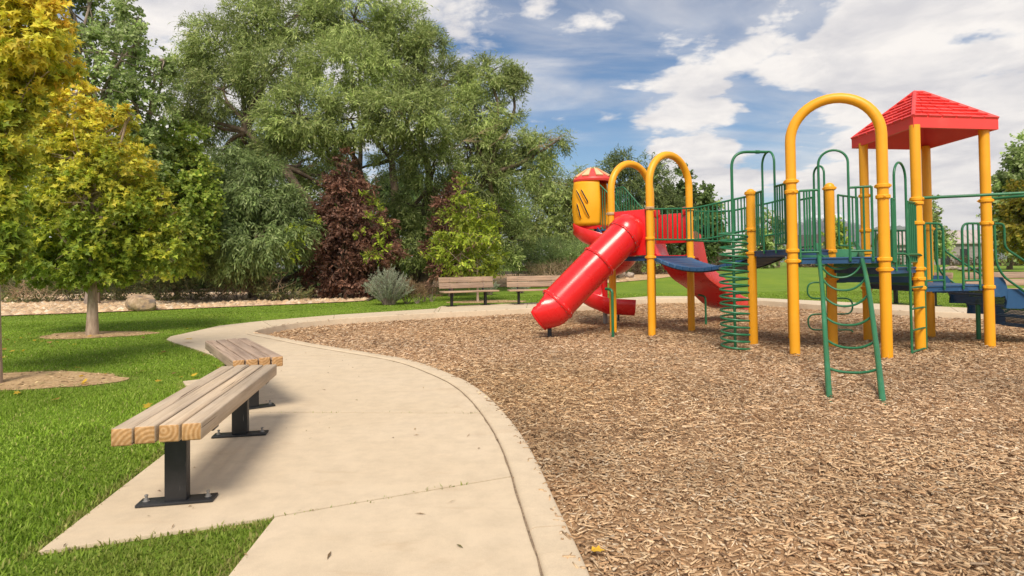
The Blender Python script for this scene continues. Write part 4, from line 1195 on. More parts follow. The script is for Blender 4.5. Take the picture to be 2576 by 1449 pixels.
# ------------- left tower: tube slide
TRD = .318
pA, pB, pC, pD = (POST[k] for k in 'ABCD')
wall_n = Vector((pB.y - pA.y, -(pB.x - pA.x), 0)).normalized()
if wall_n.dot(Vector((-1, -1, 0))) < 0: wall_n = -wall_n
mAB = (pA + pB) / 2
zc0 = zat(mAB, 583)
s_start = Vector((mAB.x, mAB.y, zc0))
f1, f2, f3 = V(1567, 597, 10.98), V(1506, 658, 10.85), V(1402, 765, 10.68)
line = [s_start - wall_n * .02, s_start + wall_n * .16 + Vector((0, 0, -.02)), f1, f2, f2.lerp(f3, .5), f3]
ex = V(1362, 792, 10.72)
exd = (f3 - f2).normalized()
path_t = catmull([s_start, s_start + wall_n * .13, f1, f2, f2.lerp(f3, .52), f3], 10)
mb = MB(); mb.tube(path_t, TRD, 36, caps=False); mb.tube(path_t, TRD - .018, 36, caps=False)
tube = mb.build('tube_slide', M['red'], PS, angle=80)
# moulded exit: bends level and opens as a scoop
tt = (f3 - f2).normalized(); lev = Vector((tt.x, tt.y, 0)).normalized()
lev = (lev + Vector((-.05, .30, 0))).normalized()
exit_path = [f3 - tt * .05, f3 + tt * .04, f3 + tt * .10 + lev * .03, f3 + tt * .13 + lev * .12, f3 + tt * .14 + lev * .30]
exit_path = catmull(exit_path, 4); mb = MB()
SEG = 40
vs = []; n = len(exit_path)
for i, p in enumerate(exit_path):
    t = (exit_path[min(i + 1, n - 1)] - exit_path[max(i - 1, 0)]).normalized()
    sd_ = t.cross(Vector((0, 0, 1))).normalized(); up_ = sd_.cross(t)
    u_ = i / (n - 1); cut = max(0, u_ - .70) / .30
    for k in range(SEG):
        a = 2 * math.pi * k / SEG; h = math.cos(a)
        rad = (TRD + .008) * (1 + .06 * cut * (1 if h < 0 else 0))
        lim = 1 - .92 * cut                       # the roof of the tube is cut away towards the lip
        hh = min(h, lim); sx = math.sin(a)
        vs.append(p + sd_ * sx * rad + up_ * hh * rad - lev * (.17 * u_ ** 2 * max(0, -h) ** 1.3) + lev * (.05 * u_ ** 3 * (1 - abs(h))))
fs = [(i * SEG + k, i * SEG + (k + 1) % SEG, (i + 1) * SEG + (k + 1) % SEG, (i + 1) * SEG + k) for i in range(n - 1) for k in range(SEG)
      if not (math.cos(2 * math.pi * (k + .5) / SEG) > 1 - .92 * max(0, (i + .5) / (n - 1) - .70) / .30)]
mb.add(vs, fs); e = mb.build('slide_exit', M['red'], tube, angle=80)
md = e.modifiers.new('wall', 'SOLIDIFY'); md.thickness = .018; md.offset = -1
mb = MB(); lipp = [v for k, v in enumerate(vs[-SEG:]) if math.cos(2 * math.pi * k / SEG) < .10]
mb.tube(lipp[:], .017, 8); mb.build('exit_lip', M['red'], tube)
def flange(P, d, w=.03):
    mb = MB(); d = d.normalized()
    mb.lathe([(TRD - .002, -w * .8), (TRD + .022, -w * .7), (TRD + .030, -w * .35), (TRD + .030, -.003), (TRD + .024, 0), (TRD + .030, .003), (TRD + .030, w * .35), (TRD + .022, w * .7), (TRD - .002, w * .8)], P, 44, d)
    q = d.to_track_quat('Z', 'Y').to_matrix()
    o = mb.build('flange', M['red'], tube, angle=40)
    mb = MB()
    for k in range(16):
        a = 2 * math.pi * k / 16; c_ = P + q @ Vector((math.cos(a), math.sin(a), 0)) * (TRD + .017)
        for s in (-1, 1): mb.lathe([(0, .007), (.008, .006), (.010, 0)], c_ + d * s * w * .70, 6, d * s)
    mb.build('flange_bolts', M['steel'], tube)
flange(f1, (f2 - f1).normalized() * .8 + (f1 - s_start).normalized() * .4); flange(f2, f3 - f1); flange(f3, f3 - f2, .04)
lb_ = GC(1383, 850); mb = MB(); mb.box((lb_.x, lb_.y + .02, (lb_.z - .3 + f3.z - .30) / 2), (.075, .05, f3.z - .30 - lb_.z + .3), bev=.006)
mb.box((lb_.x, lb_.y + .02, f3.z - .33), (.2, .12, .02)); mb.build('slide_leg', M['black_steel'], tube)
gb = GC(1542, 849); hk = V(1524, 727, gb.y + .10)
mb = MB(); zt = zat(gb, 727)
mb.tube(fillet([(hk.x, hk.y + .02, zt), (gb.x, gb.y, zt - .01), (gb.x, gb.y, zt - .5), (gb.x, gb.y, gb.z - .2)], .14, 8), .026, 12); mb.build('slide_brace', M['green'], tube)
# entry panel with the hole of the tube behind
z_lo, z_hi = zat(mAB, 643), zat(mAB, 530)
flat_panel('slide_panel', pA, pB, z_lo, z_hi, M['red'], .05, .085)
mb = MB(); q = pB + (pA - pB).normalized() * .095; mb.tube([(q.x, q.y, z_lo - .05), (q.x, q.y, z_hi + .03)], .016, 8); mb.build('panel_frame', M['green'], PS)

# straight slide on the far side, with its entry hood
cdn = -wall_n
mCD = (pC + pD) / 2; ext = V(1846, 780, 13.9); dirv = Vector((ext.x - mCD.x, ext.y - mCD.y, 0)); dl = dirv.length; dirv.normalize()
def st(s, z): return Vector((mCD.x, mCD.y, 0)) + dirv * s + Vector((0, 0, z))
zs_ = zW + .02
sp = catmull([st(.02, zs_), st(.32, zs_ - .04), st(.75, zs_ - .42), st(dl * .52, .62), st(dl * .74, .30), st(dl * .90, .16), st(dl + .05, .13)], 8)
wdt = .36
chute = [(-wdt - .03, .24), (-wdt - .045, .20), (-wdt - .04, -.03), (wdt + .04, -.03), (wdt + .045, .20), (wdt + .03, .24), (wdt + .005, .235), (wdt - .02, .04), (wdt - .07, 0), (-wdt + .07, 0), (-wdt + .02, .04), (-wdt - .005, .235)]
mb = MB(); mb.sweep(chute, sp, closed=True); ss = mb.build('straight_slide', M['red'], PS, angle=50, recalc=True)
mb = MB(); zh0, zh1 = zat(mCD, 608), zat(mCD, 534); dcd = (pC - pD).normalized(); rot = Matrix((dcd, Vector((-dcd.y, dcd.x, 0)), Vector((0, 0, 1)))).transposed()
cm = Vector((mCD.x, mCD.y, 0)) + cdn * .05
mb.box(cm + Vector((0, 0, (zh0 + zh1) / 2 - .03)), ((pC - pD).length - .18, .04, zh1 - zh0), rot, bev=.015)
for k in range(-4, 5): mb.box(cm + dcd * k * .085 - cdn * .025 + Vector((0, 0, (zh0 + zh1) / 2 - .02)), (.03, .03, (zh1 - zh0) * .8), rot, bev=.01)
for s in (-.33, .33):
    mb.box(cm + dcd * s - cdn * .02 + Vector((0, 0, zh1 + .0)), (.15, .08, .16), rot, bev=.035)
mb.build('slide_hood', M['red'], ss, angle=50)
for s in (-1, 1):                                  # tall side wings at the start of the slide
    mb = MB(); sdv = dirv.cross(Vector((0, 0, 1))).normalized() * s
    wing = [(0, -.05), (0, .42), (.18, .46), (.38, .40), (.50, .22), (.60, -.02), (.72, -.28), (.5, -.30), (.25, -.06)]
    vs = []
    for dd in (0, .035):
        vs += [Vector((mCD.x, mCD.y, zs_)) + dirv * (x + .05) + sdv * (wdt + .04 + dd) + Vector((0, 0, z)) for x, z in wing]
    k = len(wing); mb.add(vs, [tuple(range(k)), tuple(range(2 * k - 1, k - 1, -1))] + [(i, (i + 1) % k, k + (i + 1) % k, k + i) for i in range(k)])
    mb.build('slide_wing', M['red'], ss, angle=50, recalc=True)
gl = GC(1776, 818); mb = MB(); zt = zat(gl, 745)
mb.tube(fillet([(gl.x - .1, gl.y + .15, zt + .02), (gl.x, gl.y, zt), (gl.x, gl.y, zt - .4), (gl.x, gl.y, gl.z - .2)], .1, 6), .021, 12); mb.build('slide_leg', M['green'], ss)

# spiral slide behind the tower with its turret hood
SC = GC(1523, 815.5); SR = .37
zt_, zb_ = zat(SC, 586), zat(SC, 768) - .06
mb = MB(); pts = []
A0, A1 = math.pi * .98, math.pi * .98 + R(452)
for i in range(91):
    t = i / 90; a = A0 + (A1 - A0) * t
    pts.append(SC + Vector((math.cos(a) * SR, math.sin(a) * SR, zt_ + (zb_ - zt_) * t - SC.z)))
tg = (pts[-1] - pts[-2]).normalized(); tg.z = -.06
for i in range(1, 7): pts.append(pts[90] + tg * .104 * i + Vector((0, 0, 0)))
cs = [(-.30, .05), (-.305, -.02), (-.2, -.085), (0, -.10), (.2, -.085), (.30, .0), (.315, .23), (.30, .25), (.28, .22), (.265, .02), (.18, -.045), (0, -.06), (-.18, -.045), (-.275, .04)]
mb.sweep(cs, pts, closed=True); spi = mb.build('spiral_slide', M['red'], PS, angle=60, recalc=True)
mb = MB(); mb.tube([(SC.x, SC.y, SC.z - .3), (SC.x, SC.y, .32)], .05, 18); mb.build('slide_leg', M['steel'], spi)
mb = MB(); mb.tube([(SC.x, SC.y, .32), (SC.x, SC.y, zt_ + .1)], .062, 18); mb.build('centre_pole', M['red'], spi)
le = GC(1556, 809); mb = MB(); mb.tube([(le.x, le.y, le.z - .2), (le.x, le.y, zb_ - .04)], .024, 10); mb.build('slide_leg', M['black_steel'], spi)
HC = V(1489, 570, SC.y - .05); HR = .40; zb2, zt2 = HC.z, V(1489, 457, HC.y).z
# entrance platform of the turret
mb = MB(); mb.lathe([(0, -.07), (HR * .92, -.07), (HR * .95, 0), (0, 0)], (HC.x + .05, HC.y, zb2), 28); mb.build('turret_floor', M['red'], PS)
prof_h = []
for i in range(13):
    t = i / 12; prof_h.append((HR * (.96 + .10 * math.sin(math.pi * min(1, t * 1.05))) * (1 if t < .96 else .985), zb2 + (zt2 - zb2) * t))
def shell(r_off, a0, a1): 
    mb = MB(); mb.lathe([(r + r_off, z) for r, z in prof_h], (HC.x, HC.y, 0), 40, None, 0, a0, a1); return mb
aL, aR = R(150), R(289)                         # closed towards the left and the front, open to the stairs
mb = shell(0, R(20), R(289)); hood = mb.build('turret_hood', M['yellow_plastic'], PS, angle=60)
md = hood.modifiers.new('wall', 'SOLIDIFY'); md.thickness = .03; md.offset = -1
for x0, y0, x1, y1 in ((1462, 477, 1478, 510), (1450.5, 478, 1481, 546), (1452, 512, 1461, 549)):
    for kind in ('slot_rim', 'slot'):
        mb = MB(); pts = []
        for i in range(9):
            t = i / 8; px, py = x0 + (x1 - x0) * t + (0 if kind == 'slot_rim' else 1.6), y0 + (y1 - y0) * t - (0 if kind == 'slot_rim' else .5)
            best = None                          # find the point of the shell seen there
            for k in range(120):
                a = R(170 + 120 * k / 119)
                for r, z in ((prof_h[j][0], prof_h[j][1]) for j in range(13)):
                    pass
                Xh = HC.x + HR * 1.03 * math.cos(a); Yh = HC.y + HR * 1.03 * math.sin(a)
                z = zat((Xh, Yh), py); tz = min(1, max(0, (z - zb2) / (zt2 - zb2)))
                r = HR * (.96 + .10 * math.sin(math.pi * min(1, tz * 1.05)))
                Xh = HC.x + r * math.cos(a); Yh = HC.y + r * math.sin(a)
                v = Vector((Xh, Yh, z - CH)); xx = CX + F * v.dot(_rt) / v.dot(_fw)
                if best is None or abs(xx - px) < best[0]: best = (abs(xx - px), Vector((Xh, Yh, z)))
            pts.append(best[1])
        if kind == 'slot_rim': mb.tube(pts, [.026] + [.040] * 7 + [.026], 10); mb.build('slot_rim', M['yellow_plastic'], hood)
        else:
            outw = Vector((HC.x, HC.y, 0)); pts = [p + (p - Vector((HC.x, HC.y, p.z))).normalized() * .030 for p in pts]
            mb.tube(pts, [.006] + [.016] * 7 + [.006], 8); mb.build('slot', M['black_steel'], hood)
# red cap with cream fins
zc1 = zt2; zap2 = V(1493, 424, HC.y).z; CR = HR * 1.04
mb = MB(); H_ = zap2 - zc1
mb.lathe([(CR * .9, -.03), (CR, -.02), (CR + .012, .02), (CR, .055), (CR * .93, .075), (CR * .50, H_ * .72), (CR * .16, H_ * .97), (0, H_)], (HC.x + .035, HC.y, zc1), 40)
cap = mb.build('turret_cap', M['red_roof'], PS, angle=35)
for k in range(8):
    a = R(45 * k + 14); mb = MB(); vs = []
    for t, w in ((0, 1), (.12, 1), (.35, .92), (.6, .7), (.85, .4), (1, .12)):
        rr_ = CR * (.95 - .74 * t); z = zc1 + .068 + (H_ * .93 - .068) * t + .012
        if t == 0: rr_ = CR * .965; z = zc1 + .075
        for s in (-1, 1):
            aa = a + s * R(11.5) * (.55 + .45 * w); vs.append((HC.x + .035 + rr_ * 1.03 * math.cos(aa), HC.y + rr_ * 1.03 * math.sin(aa), z + .012))
    n = 6; fs = [(2 * i, 2 * i + 1, 2 * i + 3, 2 * i + 2) for i in range(5)]
    mb.add(vs, fs); o = mb.build('cap_fin', M['cream'], cap, smooth=False)
    md = o.modifiers.new('thickness', 'SOLIDIFY'); md.thickness = .03; md.offset = 0
# stairs from the tower up to the turret
mDA = (pA + pD) / 2; up0 = Vector((mDA.x, mDA.y, zW)); tp = Vector((HC.x + .36, HC.y - .12, zb2)); 
run_d = tp - up0; lvl = Vector((run_d.x, run_d.y, 0)).normalized(); side = Vector((lvl.y, -lvl.x, 0))
mb = MB()
for s in (-.34, .34):
    a, b = up0 + side * s, tp + side * s
    vs = [a + Vector((0, 0, -.10)), b + Vector((0, 0, -.12)), b + Vector((0, 0, .06)), a + Vector((0, 0, .08))]
    vs = [v - side * .012 for v in vs] + [v + side * .012 for v in vs]
    mb.add(vs, [(0, 1, 2, 3), (7, 6, 5, 4), (0, 4, 5, 1), (1, 5, 6, 2), (2, 6, 7, 3), (3, 7, 4, 0)])
us = mb.build('turret_stairs', M['blue_bright'], PS, smooth=False, recalc=True)
for i in range(1, 5):
    p = up0.lerp(tp, i / 5); mb = MB(); rot = Matrix((side, lvl, Vector((0, 0, 1)))).transposed(); mb.box(p + Vector((0, 0, .03)), (.64, .2, .03), rot, bev=.006); mb.build('tread', M['blue_bright'], us)
def slope_rail(px_top, Y0, Y1, bars, ylow):
    n = len(px_top); pts = [V(x, y, Y0 + (Y1 - Y0) * i / (n - 1)) for i, (x, y) in enumerate(px_top)]
    mb = MB(); mb.tube(fillet(pts, .06, 5), .015, 10); low = [V(ylow[0][0], ylow[0][1], Y0), V(ylow[1][0], ylow[1][1], Y1)]; mb.tube(low, .015, 10)
    mb.tube([pts[0], low[0]], .015, 10)
    o = mb.build('guard_rail', M['green'], PS)
    for x in bars:
        t = (x - px_top[0][0]) / (px_top[-1][0] - px_top[0][0]); yt = np.interp(x, [p[0] for p in px_top], [p[1] for p in px_top])
        yl = np.interp(x, [ylow[0][0], ylow[1][0]], [ylow[0][1], ylow[1][1]])
        a = V(x, float(yl), Y0 + (Y1 - Y0) * t); b = V(x, float(yt), Y0 + (Y1 - Y0) * t); a = Vector((b.x, b.y, a.z))
        mb = MB(); mb.tube([a, b], .011, 8, False); mb.build('rail_bar', M['green'], o)
slope_rail([(1495, 466), (1507, 463), (1528, 484), (1546, 506), (1559, 530)], 12.75, 12.25, (1502, 1508.5, 1515, 1521, 1529, 1537, 1547), ((1495, 557), (1559, 615)))
slope_rail([(1551, 474), (1568, 470), (1592, 497), (1615, 524), (1630, 541)], 13.35, 12.7, (1556, 1562, 1568.5, 1575, 1582, 1589, 1596, 1603, 1610, 1617), ((1551, 560), (1630, 612)))
# ------------------------------------------------------------------ benches
def beam(name, L_, w, h, mats, parent, loc, seed):
    rr = random.Random(seed); bm = bmesh.new(); bmesh.ops.create_cube(bm, size=1.0)
    for v in bm.verts: v.co = Vector((v.co.x * L_, v.co.y * w, v.co.z * h))
    bmesh.ops.bevel(bm, geom=bm.edges[:], offset=.009, segments=2, affect='EDGES', profile=.6)
    bm.verts.index_update(); mb = MB()
    mb.add([v.co for v in bm.verts], [[v.index for v in f.verts] for f in bm.faces])
    bm.normal_update()
    mb.m = [1 if abs(f.normal.x) > .9 else 0 for f in bm.faces]; bm.free()
    o = mb.build(name, mats, None, angle=60); o.parent = parent; o.location = loc; o.rotation_euler = (rr.uniform(-.012, .012), rr.uniform(-.003, .003), rr.uniform(-.004, .004))
    return o
SEAT = 0.456
def make_bench(wood_mat, seed, L_=1.62):
    root = empty('park_bench', (0, 0, 0)); ORG[root.name] = Vector((0, 0, 0))
    w, gap = .0905, .009
    for i in range(4):
        beam('beam', L_ + random.uniform(-.012, .012), w - random.uniform(0, .004), .083, [wood_mat, M['end']], root, ((random.uniform(-.01, .01)), (i - 1.5) * (w + gap), SEAT - .0415 + random.uniform(-.003, .003)), seed + i)
    for s in (-1, 1):
        x = s * (L_ / 2 - .27); mb = MB()
        mb.box((x, 0, (SEAT - .095 + .012) / 2), (.062, .105, SEAT - .107), bev=.008)
        mb.box((x, 0, SEAT - .09), (.09, .37, .014), bev=.003)
        leg = mb.build('leg', M['black_steel'], root)
        mb = MB(); mb.box((x, 0, .0085), (.10, .36, .013), bev=.003); mb.build('base_plate', M['black_steel'], leg)
        for t in (-1, 1):
            mb = MB(); c = (x, t * .145, .015)
            mb.lathe([(0, .0), (.016, 0), (.017, .002), (.012, .003), (.0115, .005), (.0115, .013), (.0065, .014), (.0065, .024), (.009, .026), (.009, .032), (.005, .034), (0, .034)], c, 10); mb.build('bolt', M['steel'], leg, angle=30)
    return root
Hs = SEAT
def place_bench(root, nl, nr, fl, fr):
    n0 = (G(*nl, Hs) + G(*nr, Hs)) / 2; f0 = (G(*fl, Hs) + G(*fr, Hs)) / 2
    d = n0 - f0; c = (n0 + f0) / 2; root.location = (c.x, c.y, 0.0); root.rotation_euler = (0, 0, math.atan2(d.y, d.x)); return d.length
b1 = make_bench(M['wood'], 1, 1.76); L1 = place_bench(b1, (268, 1085), (508, 1058.5), (561, 920.6), (695, 914))
tag(b1, 'nearest backless bench of four pale timber beams on black steel legs', 'bench', 'backless timber benches on the path')
b2 = make_bench(M['wood_grey'], 11); L2 = place_bench(b2, (578, 905), (711, 893), (515, 858), (625, 851))
tag(b2, 'greyer backless timber bench standing just beyond the nearest one', 'bench', 'backless timber benches on the path')
print('bench lengths', L1, L2)

def make_back_bench(seed):
    root = empty('park_bench', (0, 0, 0)); ORG[root.name] = Vector((0, 0, 0)); L_ = 1.72
    for i, y in enumerate((-.17, .0, .17)):      # seat planks
        beam('seat_plank', L_, .155, .042, [M['wood_brown'], M['wood_brown']], root, (0, y - .05, .43), seed + i)
    for i, z in enumerate((.60, .775)):
        o = beam('back_plank', L_, .16, .042, [M['wood_brown'], M['wood_brown']], root, (0, .21 + (z - .6) * .2, z), seed + 5 + i)
        o.rotation_euler = (R(90 - 9), 0, 0)
    for s in (-1, 1):
        x = s * .53; mb = MB()
        mb.box((x, .03, .205), (.07, .10, .38), bev=.006); mb.box((x, -.03, .402), (.05, .46, .016)); 
        mb.box((x, .245, .62), (.045, .025, .46), Matrix.Rotation(R(-9), 3, 'X'))
        leg = mb.build('leg', M['black_steel'], root)
        mb = MB(); mb.box((x, .03, .009), (.30, .13, .014)); mb.build('base_plate', M['black_steel'], leg)
        mb = MB()
        for z in (.57, .63, .745, .805): mb.lathe([(0, .006), (.009, .005), (.010, 0)], (x, .19 + (z - .6) * .2 - .012, z), 8, (0, -1, .15))
        mb.build('bolts', M['steel'], leg)
    return root
bb = make_back_bench(31); p, q = G(1137, 771), G(1222, 767.5); c = (p + q) / 2
bb.location = (c.x, c.y, 0); bb.rotation_euler = (0, 0, math.atan2((q - p).y, (q - p).x))
GRP = 'brown benches with backrests round the play area'
tag(bb, 'brown plank bench with a backrest standing before the lime green sapling', 'bench', GRP)
def more(p, q, label, flip=False):
    o = copy_tree(bb); c = (p + q) / 2; o.location = (c.x, c.y, 0)
    a = math.atan2((q - p).y, (q - p).x); o.rotation_euler = (0, 0, a + (math.pi if flip else 0)); o['label'] = label; return o
p = G(1294, 766); q = p + Vector((.98, .16, 0)); p.x += .17; q.x += .17; more(p, q, 'brown plank bench with a backrest, partly hidden by the end of the red tube slide')
p = G(2250, 763.5); q = G(2351, 769.5); more(p, q, 'brown bench on the kerb path seen under the roofed deck between yellow posts')
p = G(2482, 772); q = p + Vector((1.0, -.22, 0)); more(p, q, 'brown bench behind the blue stairs at the right edge')
# ------------------------------------------------------------------ trees and plants
LEAF_SHAPES = {
    'lance': (np.array([(0, 0), (.45, .5), (1, 0), (.45, -.5)]), [(0, 1, 2, 3)]),
    'oval': (np.array([(0, 0), (.30, .42), (.70, .42), (1, 0), (.70, -.42), (.30, -.42)]), [(0, 1, 4, 5), (1, 2, 3, 4)]),
    'trilobe': (np.array([(0, 0), (.20, .58), (.44, .20), (1, 0), (.44, -.20), (.20, -.58)]), [(0, 1, 2, 3), (0, 3, 4, 5)]),
    'maple': (np.array([(0, 0), (.12, .50), (.36, .28), (.60, .62), (.66, .20), (1, 0), (.66, -.20), (.60, -.62), (.36, -.28), (.12, -.50)]),
              [(0, 1, 2, 9), (2, 3, 4, 8), (4, 5, 6, 8), (8, 6, 7, 8)]),
}
def norm_(a): return a / np.maximum(1e-9, np.linalg.norm(a, axis=1, keepdims=True))
def leaf_mesh(name, P, D, S, Ln, Wd, col, shape, parent, fold=0.0):
    T, faces = LEAF_SHAPES[shape]
    n = len(P); k = len(T)
    D = norm_(D); S = norm_(S - D * (S * D).sum(1, keepdims=True)); U = np.cross(D, S)
    vs = P[:, None] + D[:, None] * (T[None, :, 0:1] * Ln[:, None, None]) + S[:, None] * (T[None, :, 1:2] * Wd[:, None, None])
    if fold: vs = vs + U[:, None] * (np.abs(T[None, :, 1:2]) * Wd[:, None, None] * fold - (T[None, :, 0:1] ** 2) * Ln[:, None, None] * fold * .4)
    if shape == 'maple':
        fl = np.array([(0, 1, 2, 9), (2, 3, 4, 8), (4, 5, 6, 8), (9, 2, 8, 8)])
        tri = np.array([(0, 1, 2), (0, 2, 9), (9, 2, 8), (2, 3, 4), (2, 4, 8), (8, 4, 6), (4, 5, 6), (8, 6, 7), ])
        fi = (np.arange(n)[:, None, None] * k + tri[None]).ravel(); nper = 3
    else:
        f = np.array(faces); fi = (np.arange(n)[:, None, None] * k + f[None]).ravel(); nper = 4
    o0 = np.array(ORG[parent.name]) if parent is not None else np.zeros(3)
    return raw_mesh(name, vs.reshape(-1, 3) - o0, fi, nper, np.repeat(col, k, 0), M['leaf'], parent)

class Lobe:
    __slots__ = ('c', 'r', 'f')
    def __init__(s, c, r, f=1.0): s.c = c; s.r = r; s.f = f
def lobes_px(L_, Y, flat=.85):
    out = []
    for l in L_:
        x, y, rx, ry = l[:4]; dy = l[4] if len(l) > 4 else 0.0; f = l[5] if len(l) > 5 else 1.0
        c = V(x, y, Y + dy); s = (Y + dy) / F
        out.append(Lobe(np.array(c), np.array([rx * s, (rx + ry) * .5 * s * flat, ry * s]), f))
    return out

def crown(name, parent, lobes, n_leaves, leaf, palette, shape='lance', droop=.3, clump=.30, spray=8, tone=.16, hgrad=None, seed=1, fold=.25, per_clump=None, air=0.0, clump_tone=.22, face=.55):
    rng = np.random.default_rng(seed)
    A = np.array([np.prod(l.r) ** (2 / 3) * l.f for l in lobes]); A /= A.sum()
    Ps, Ds, Ss, Ls, Ws, Cs, tips = [], [], [], [], [], [], []
    for l, share in zip(lobes, A):
        nl = int(n_leaves * share)
        if nl < 12: continue
        ncl = max(7, int(11 / (clump ** 2) * .1 * 1.5)) if per_clump is None else max(5, nl // per_clump)
        d = norm_(rng.normal(0, 1, (ncl, 3))); u = rng.random(ncl) ** .33
        rad = .55 + .47 * u; rad *= 1 + rng.normal(0, .13, ncl)
        cc = l.c + d * rad[:, None] * l.r
        rc = clump * np.mean(l.r) * rng.uniform(.6, 1.35, ncl)
        w = rc ** 2; w /= w.sum()
        ctone = np.exp(rng.normal(0, clump_tone, ncl) + rng.normal(0, .10)); chue = rng.random(ncl)
        nsp = max(1, nl // spray); ci = rng.choice(ncl, nsp, p=w)
        e = norm_(rng.normal(0, 1, (nsp, 3)))
        ro = rng.random(nsp) ** .5
        o = cc[ci] + e * (rc[ci] * ro)[:, None] * np.array([1.15, 1.15, .8])
        outw = norm_(o - (l.c - np.array([0, 0, l.r[2] * .35])))
        sdir = norm_(outw * .75 + e * .55 + rng.normal(0, .45, (nsp, 3)) + np.array([0, 0, -droop]))
        slen = leaf[0] * spray * .33 * rng.uniform(.6, 1.3, nsp)
        side = norm_(np.cross(sdir, rng.normal(0, 1, (nsp, 3))))
        k = np.arange(spray) / spray
        pos = o[:, None] + sdir[:, None] * (slen[:, None] * k[None])[..., None]
        pos[..., 2] -= droop * .45 * slen[:, None] * k[None] ** 2
        alt = np.where(np.arange(spray) % 2 == 0, 1.0, -1.0)
        ld = sdir[:, None] * .8 + side[:, None] * (alt * .75)[None, :, None] + rng.normal(0, .28, pos.shape)
        ld[..., 2] -= droop * (.3 + .7 * k)[None]
        loc = norm_(o - cc[ci]) * .8 + outw * .9 + np.array([0, 0, .55])
        nrm = np.repeat(loc, spray, 0) + rng.normal(0, face, (nsp * spray, 3))
        ls = np.cross(nrm, ld.reshape(-1, 3))
        # many leaves lie roughly level and catch the light
        pos = pos.reshape(-1, 3); m_ = len(pos)
        L1 = leaf[0] * rng.uniform(.65, 1.3, m_); W1 = leaf[1] * rng.uniform(.7, 1.25, m_)
        cidx = np.repeat(ci, spray)
        if hgrad is not None: c = hgrad(pos, rng, chue[cidx])
        else: c = pal(m_, palette[0], palette[1], tone, rng)
        c = c * ctone[cidx][:, None]
        if air > 0:
            kp = rng.random(m_) > air; pos, ld2, ls, L1, W1, c = pos[kp], ld.reshape(-1, 3)[kp], ls[kp], L1[kp], W1[kp], c[kp]
        else: ld2 = ld.reshape(-1, 3)
        Ps.append(pos); Ds.append(ld2); Ss.append(ls); Ls.append(L1); Ws.append(W1); Cs.append(c); tips.append(cc)
    P = np.concatenate(Ps)
    ok = P[:, 2] > 0.03
    cat_ = lambda a: np.concatenate(a)[ok]
    o = leaf_mesh(name, P[ok], cat_(Ds), cat_(Ss), cat_(Ls), cat_(Ws), np.clip(cat_(Cs), 0, .9), shape, parent, fold)
    return tips

def wiggle(a, b, n, amp, rr):
    a, b = Vector(a), Vector(b); L_ = (b - a).length; out = []
    o1 = Vector((rr.uniform(-1, 1), rr.uniform(-1, 1), rr.uniform(-.4, .4))); o2 = Vector((rr.uniform(-1, 1), rr.uniform(-1, 1), rr.uniform(-.4, .4)))
    for i in range(n + 1):
        t = i / n; out.append(a.lerp(b, t) + (o1 * math.sin(math.pi * t) + o2 * math.sin(2 * math.pi * t) * .6) * amp * L_)
    return out
def limbs(mb, start, r0, tips, rr, r_end=.02, amp=.07, seg=7, sag=0.0):
    for t in tips:
        p = wiggle(start, t, 8, amp, rr); n = len(p)
        for i in range(n): p[i].z += sag * math.sin(math.pi * i / (n - 1)) * (p[-1] - p[0]).length
        mb.tube(p, [r0 + (r_end - r0) * (i / (n - 1)) ** .7 for i in range(n)], seg, True)

def plain_tree(name, label, cat, base, trunk_top, r0, lobes, crown_args, bark_m='bark_grey', twigs=3, group=None, flare=1.35, seed=3, r_limb=None):
    rr = random.Random(seed)
    root = empty(name, base, label, cat, group); ORG[root.name] = Vector(base)
    b = Vector(base); tt = Vector(trunk_top)
    tips = crown('crown', root, lobes, **crown_args)
    mb = MB(); pts = wiggle(b - Vector((0, 0, .15)), tt, 7, .015, rr)
    mb.tube(pts, [r0 * (flare if i == 0 else (1 + (flare - 1) * .3 if i == 1 else 1 - .35 * i / 7)) for i in range(8)], 12)
    rl = r_limb or r0 * .55
    for l, tp in zip(lobes, tips):
        st_ = pts[-1].lerp(pts[4], rr.random() * .8)
        c = Vector(l.c); limbs(mb, st_, rl, [c], rr, rl * .35, .08, 7)
        idx = rr.sample(range(len(tp)), min(twigs, len(tp)))
        limbs(mb, c, rl * .36, [Vector(tp[i]) for i in idx], rr, .006, .09, 5)
    mb.build('trunk', M[bark_m], root, angle=60)
    return root

# palettes (leaf colours)
WILLOW = ([(0.325, 0.395, 0.121), (0.241, 0.313, 0.090), (0.431, 0.490, 0.182), (0.185, 0.242, 0.075), (0.493, 0.496, 0.209)], [3, 3, 2, 1.2, .6])
WILLOW_BLUE = ([(0.302, 0.393, 0.140), (0.218, 0.302, 0.099), (0.414, 0.490, 0.205), (0.151, 0.222, 0.073)], [3, 3, 2, 1.2])
COTTON = ([(0.330, 0.420, 0.140), (0.245, 0.340, 0.105), (0.430, 0.510, 0.210), (0.54, 0.58, 0.33)], [3, 3, 2, .8])
ASPEN = ([(0.312, 0.402, 0.066), (0.237, 0.342, 0.056), (0.431, 0.493, 0.099), (0.561, 0.523, 0.083)], [3, 3, 2, .6])
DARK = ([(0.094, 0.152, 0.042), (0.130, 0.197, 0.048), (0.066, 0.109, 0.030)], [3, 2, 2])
PURPLE = ([(0.248, 0.121, 0.080), (0.182, 0.087, 0.062), (0.330, 0.178, 0.120), (0.105, 0.055, 0.040)], [3, 3, 1.8, 1])
LIME = ([(0.341, 0.403, 0.038), (0.263, 0.340, 0.033), (0.446, 0.479, 0.069), (0.158, 0.239, 0.027)], [3, 3, 1.5, 1.2])
BRUSH = ([(0.237, 0.264, 0.101), (0.182, 0.220, 0.085), (0.346, 0.334, 0.152), (0.455, 0.351, 0.169)], [3, 3, 1.6, .9])

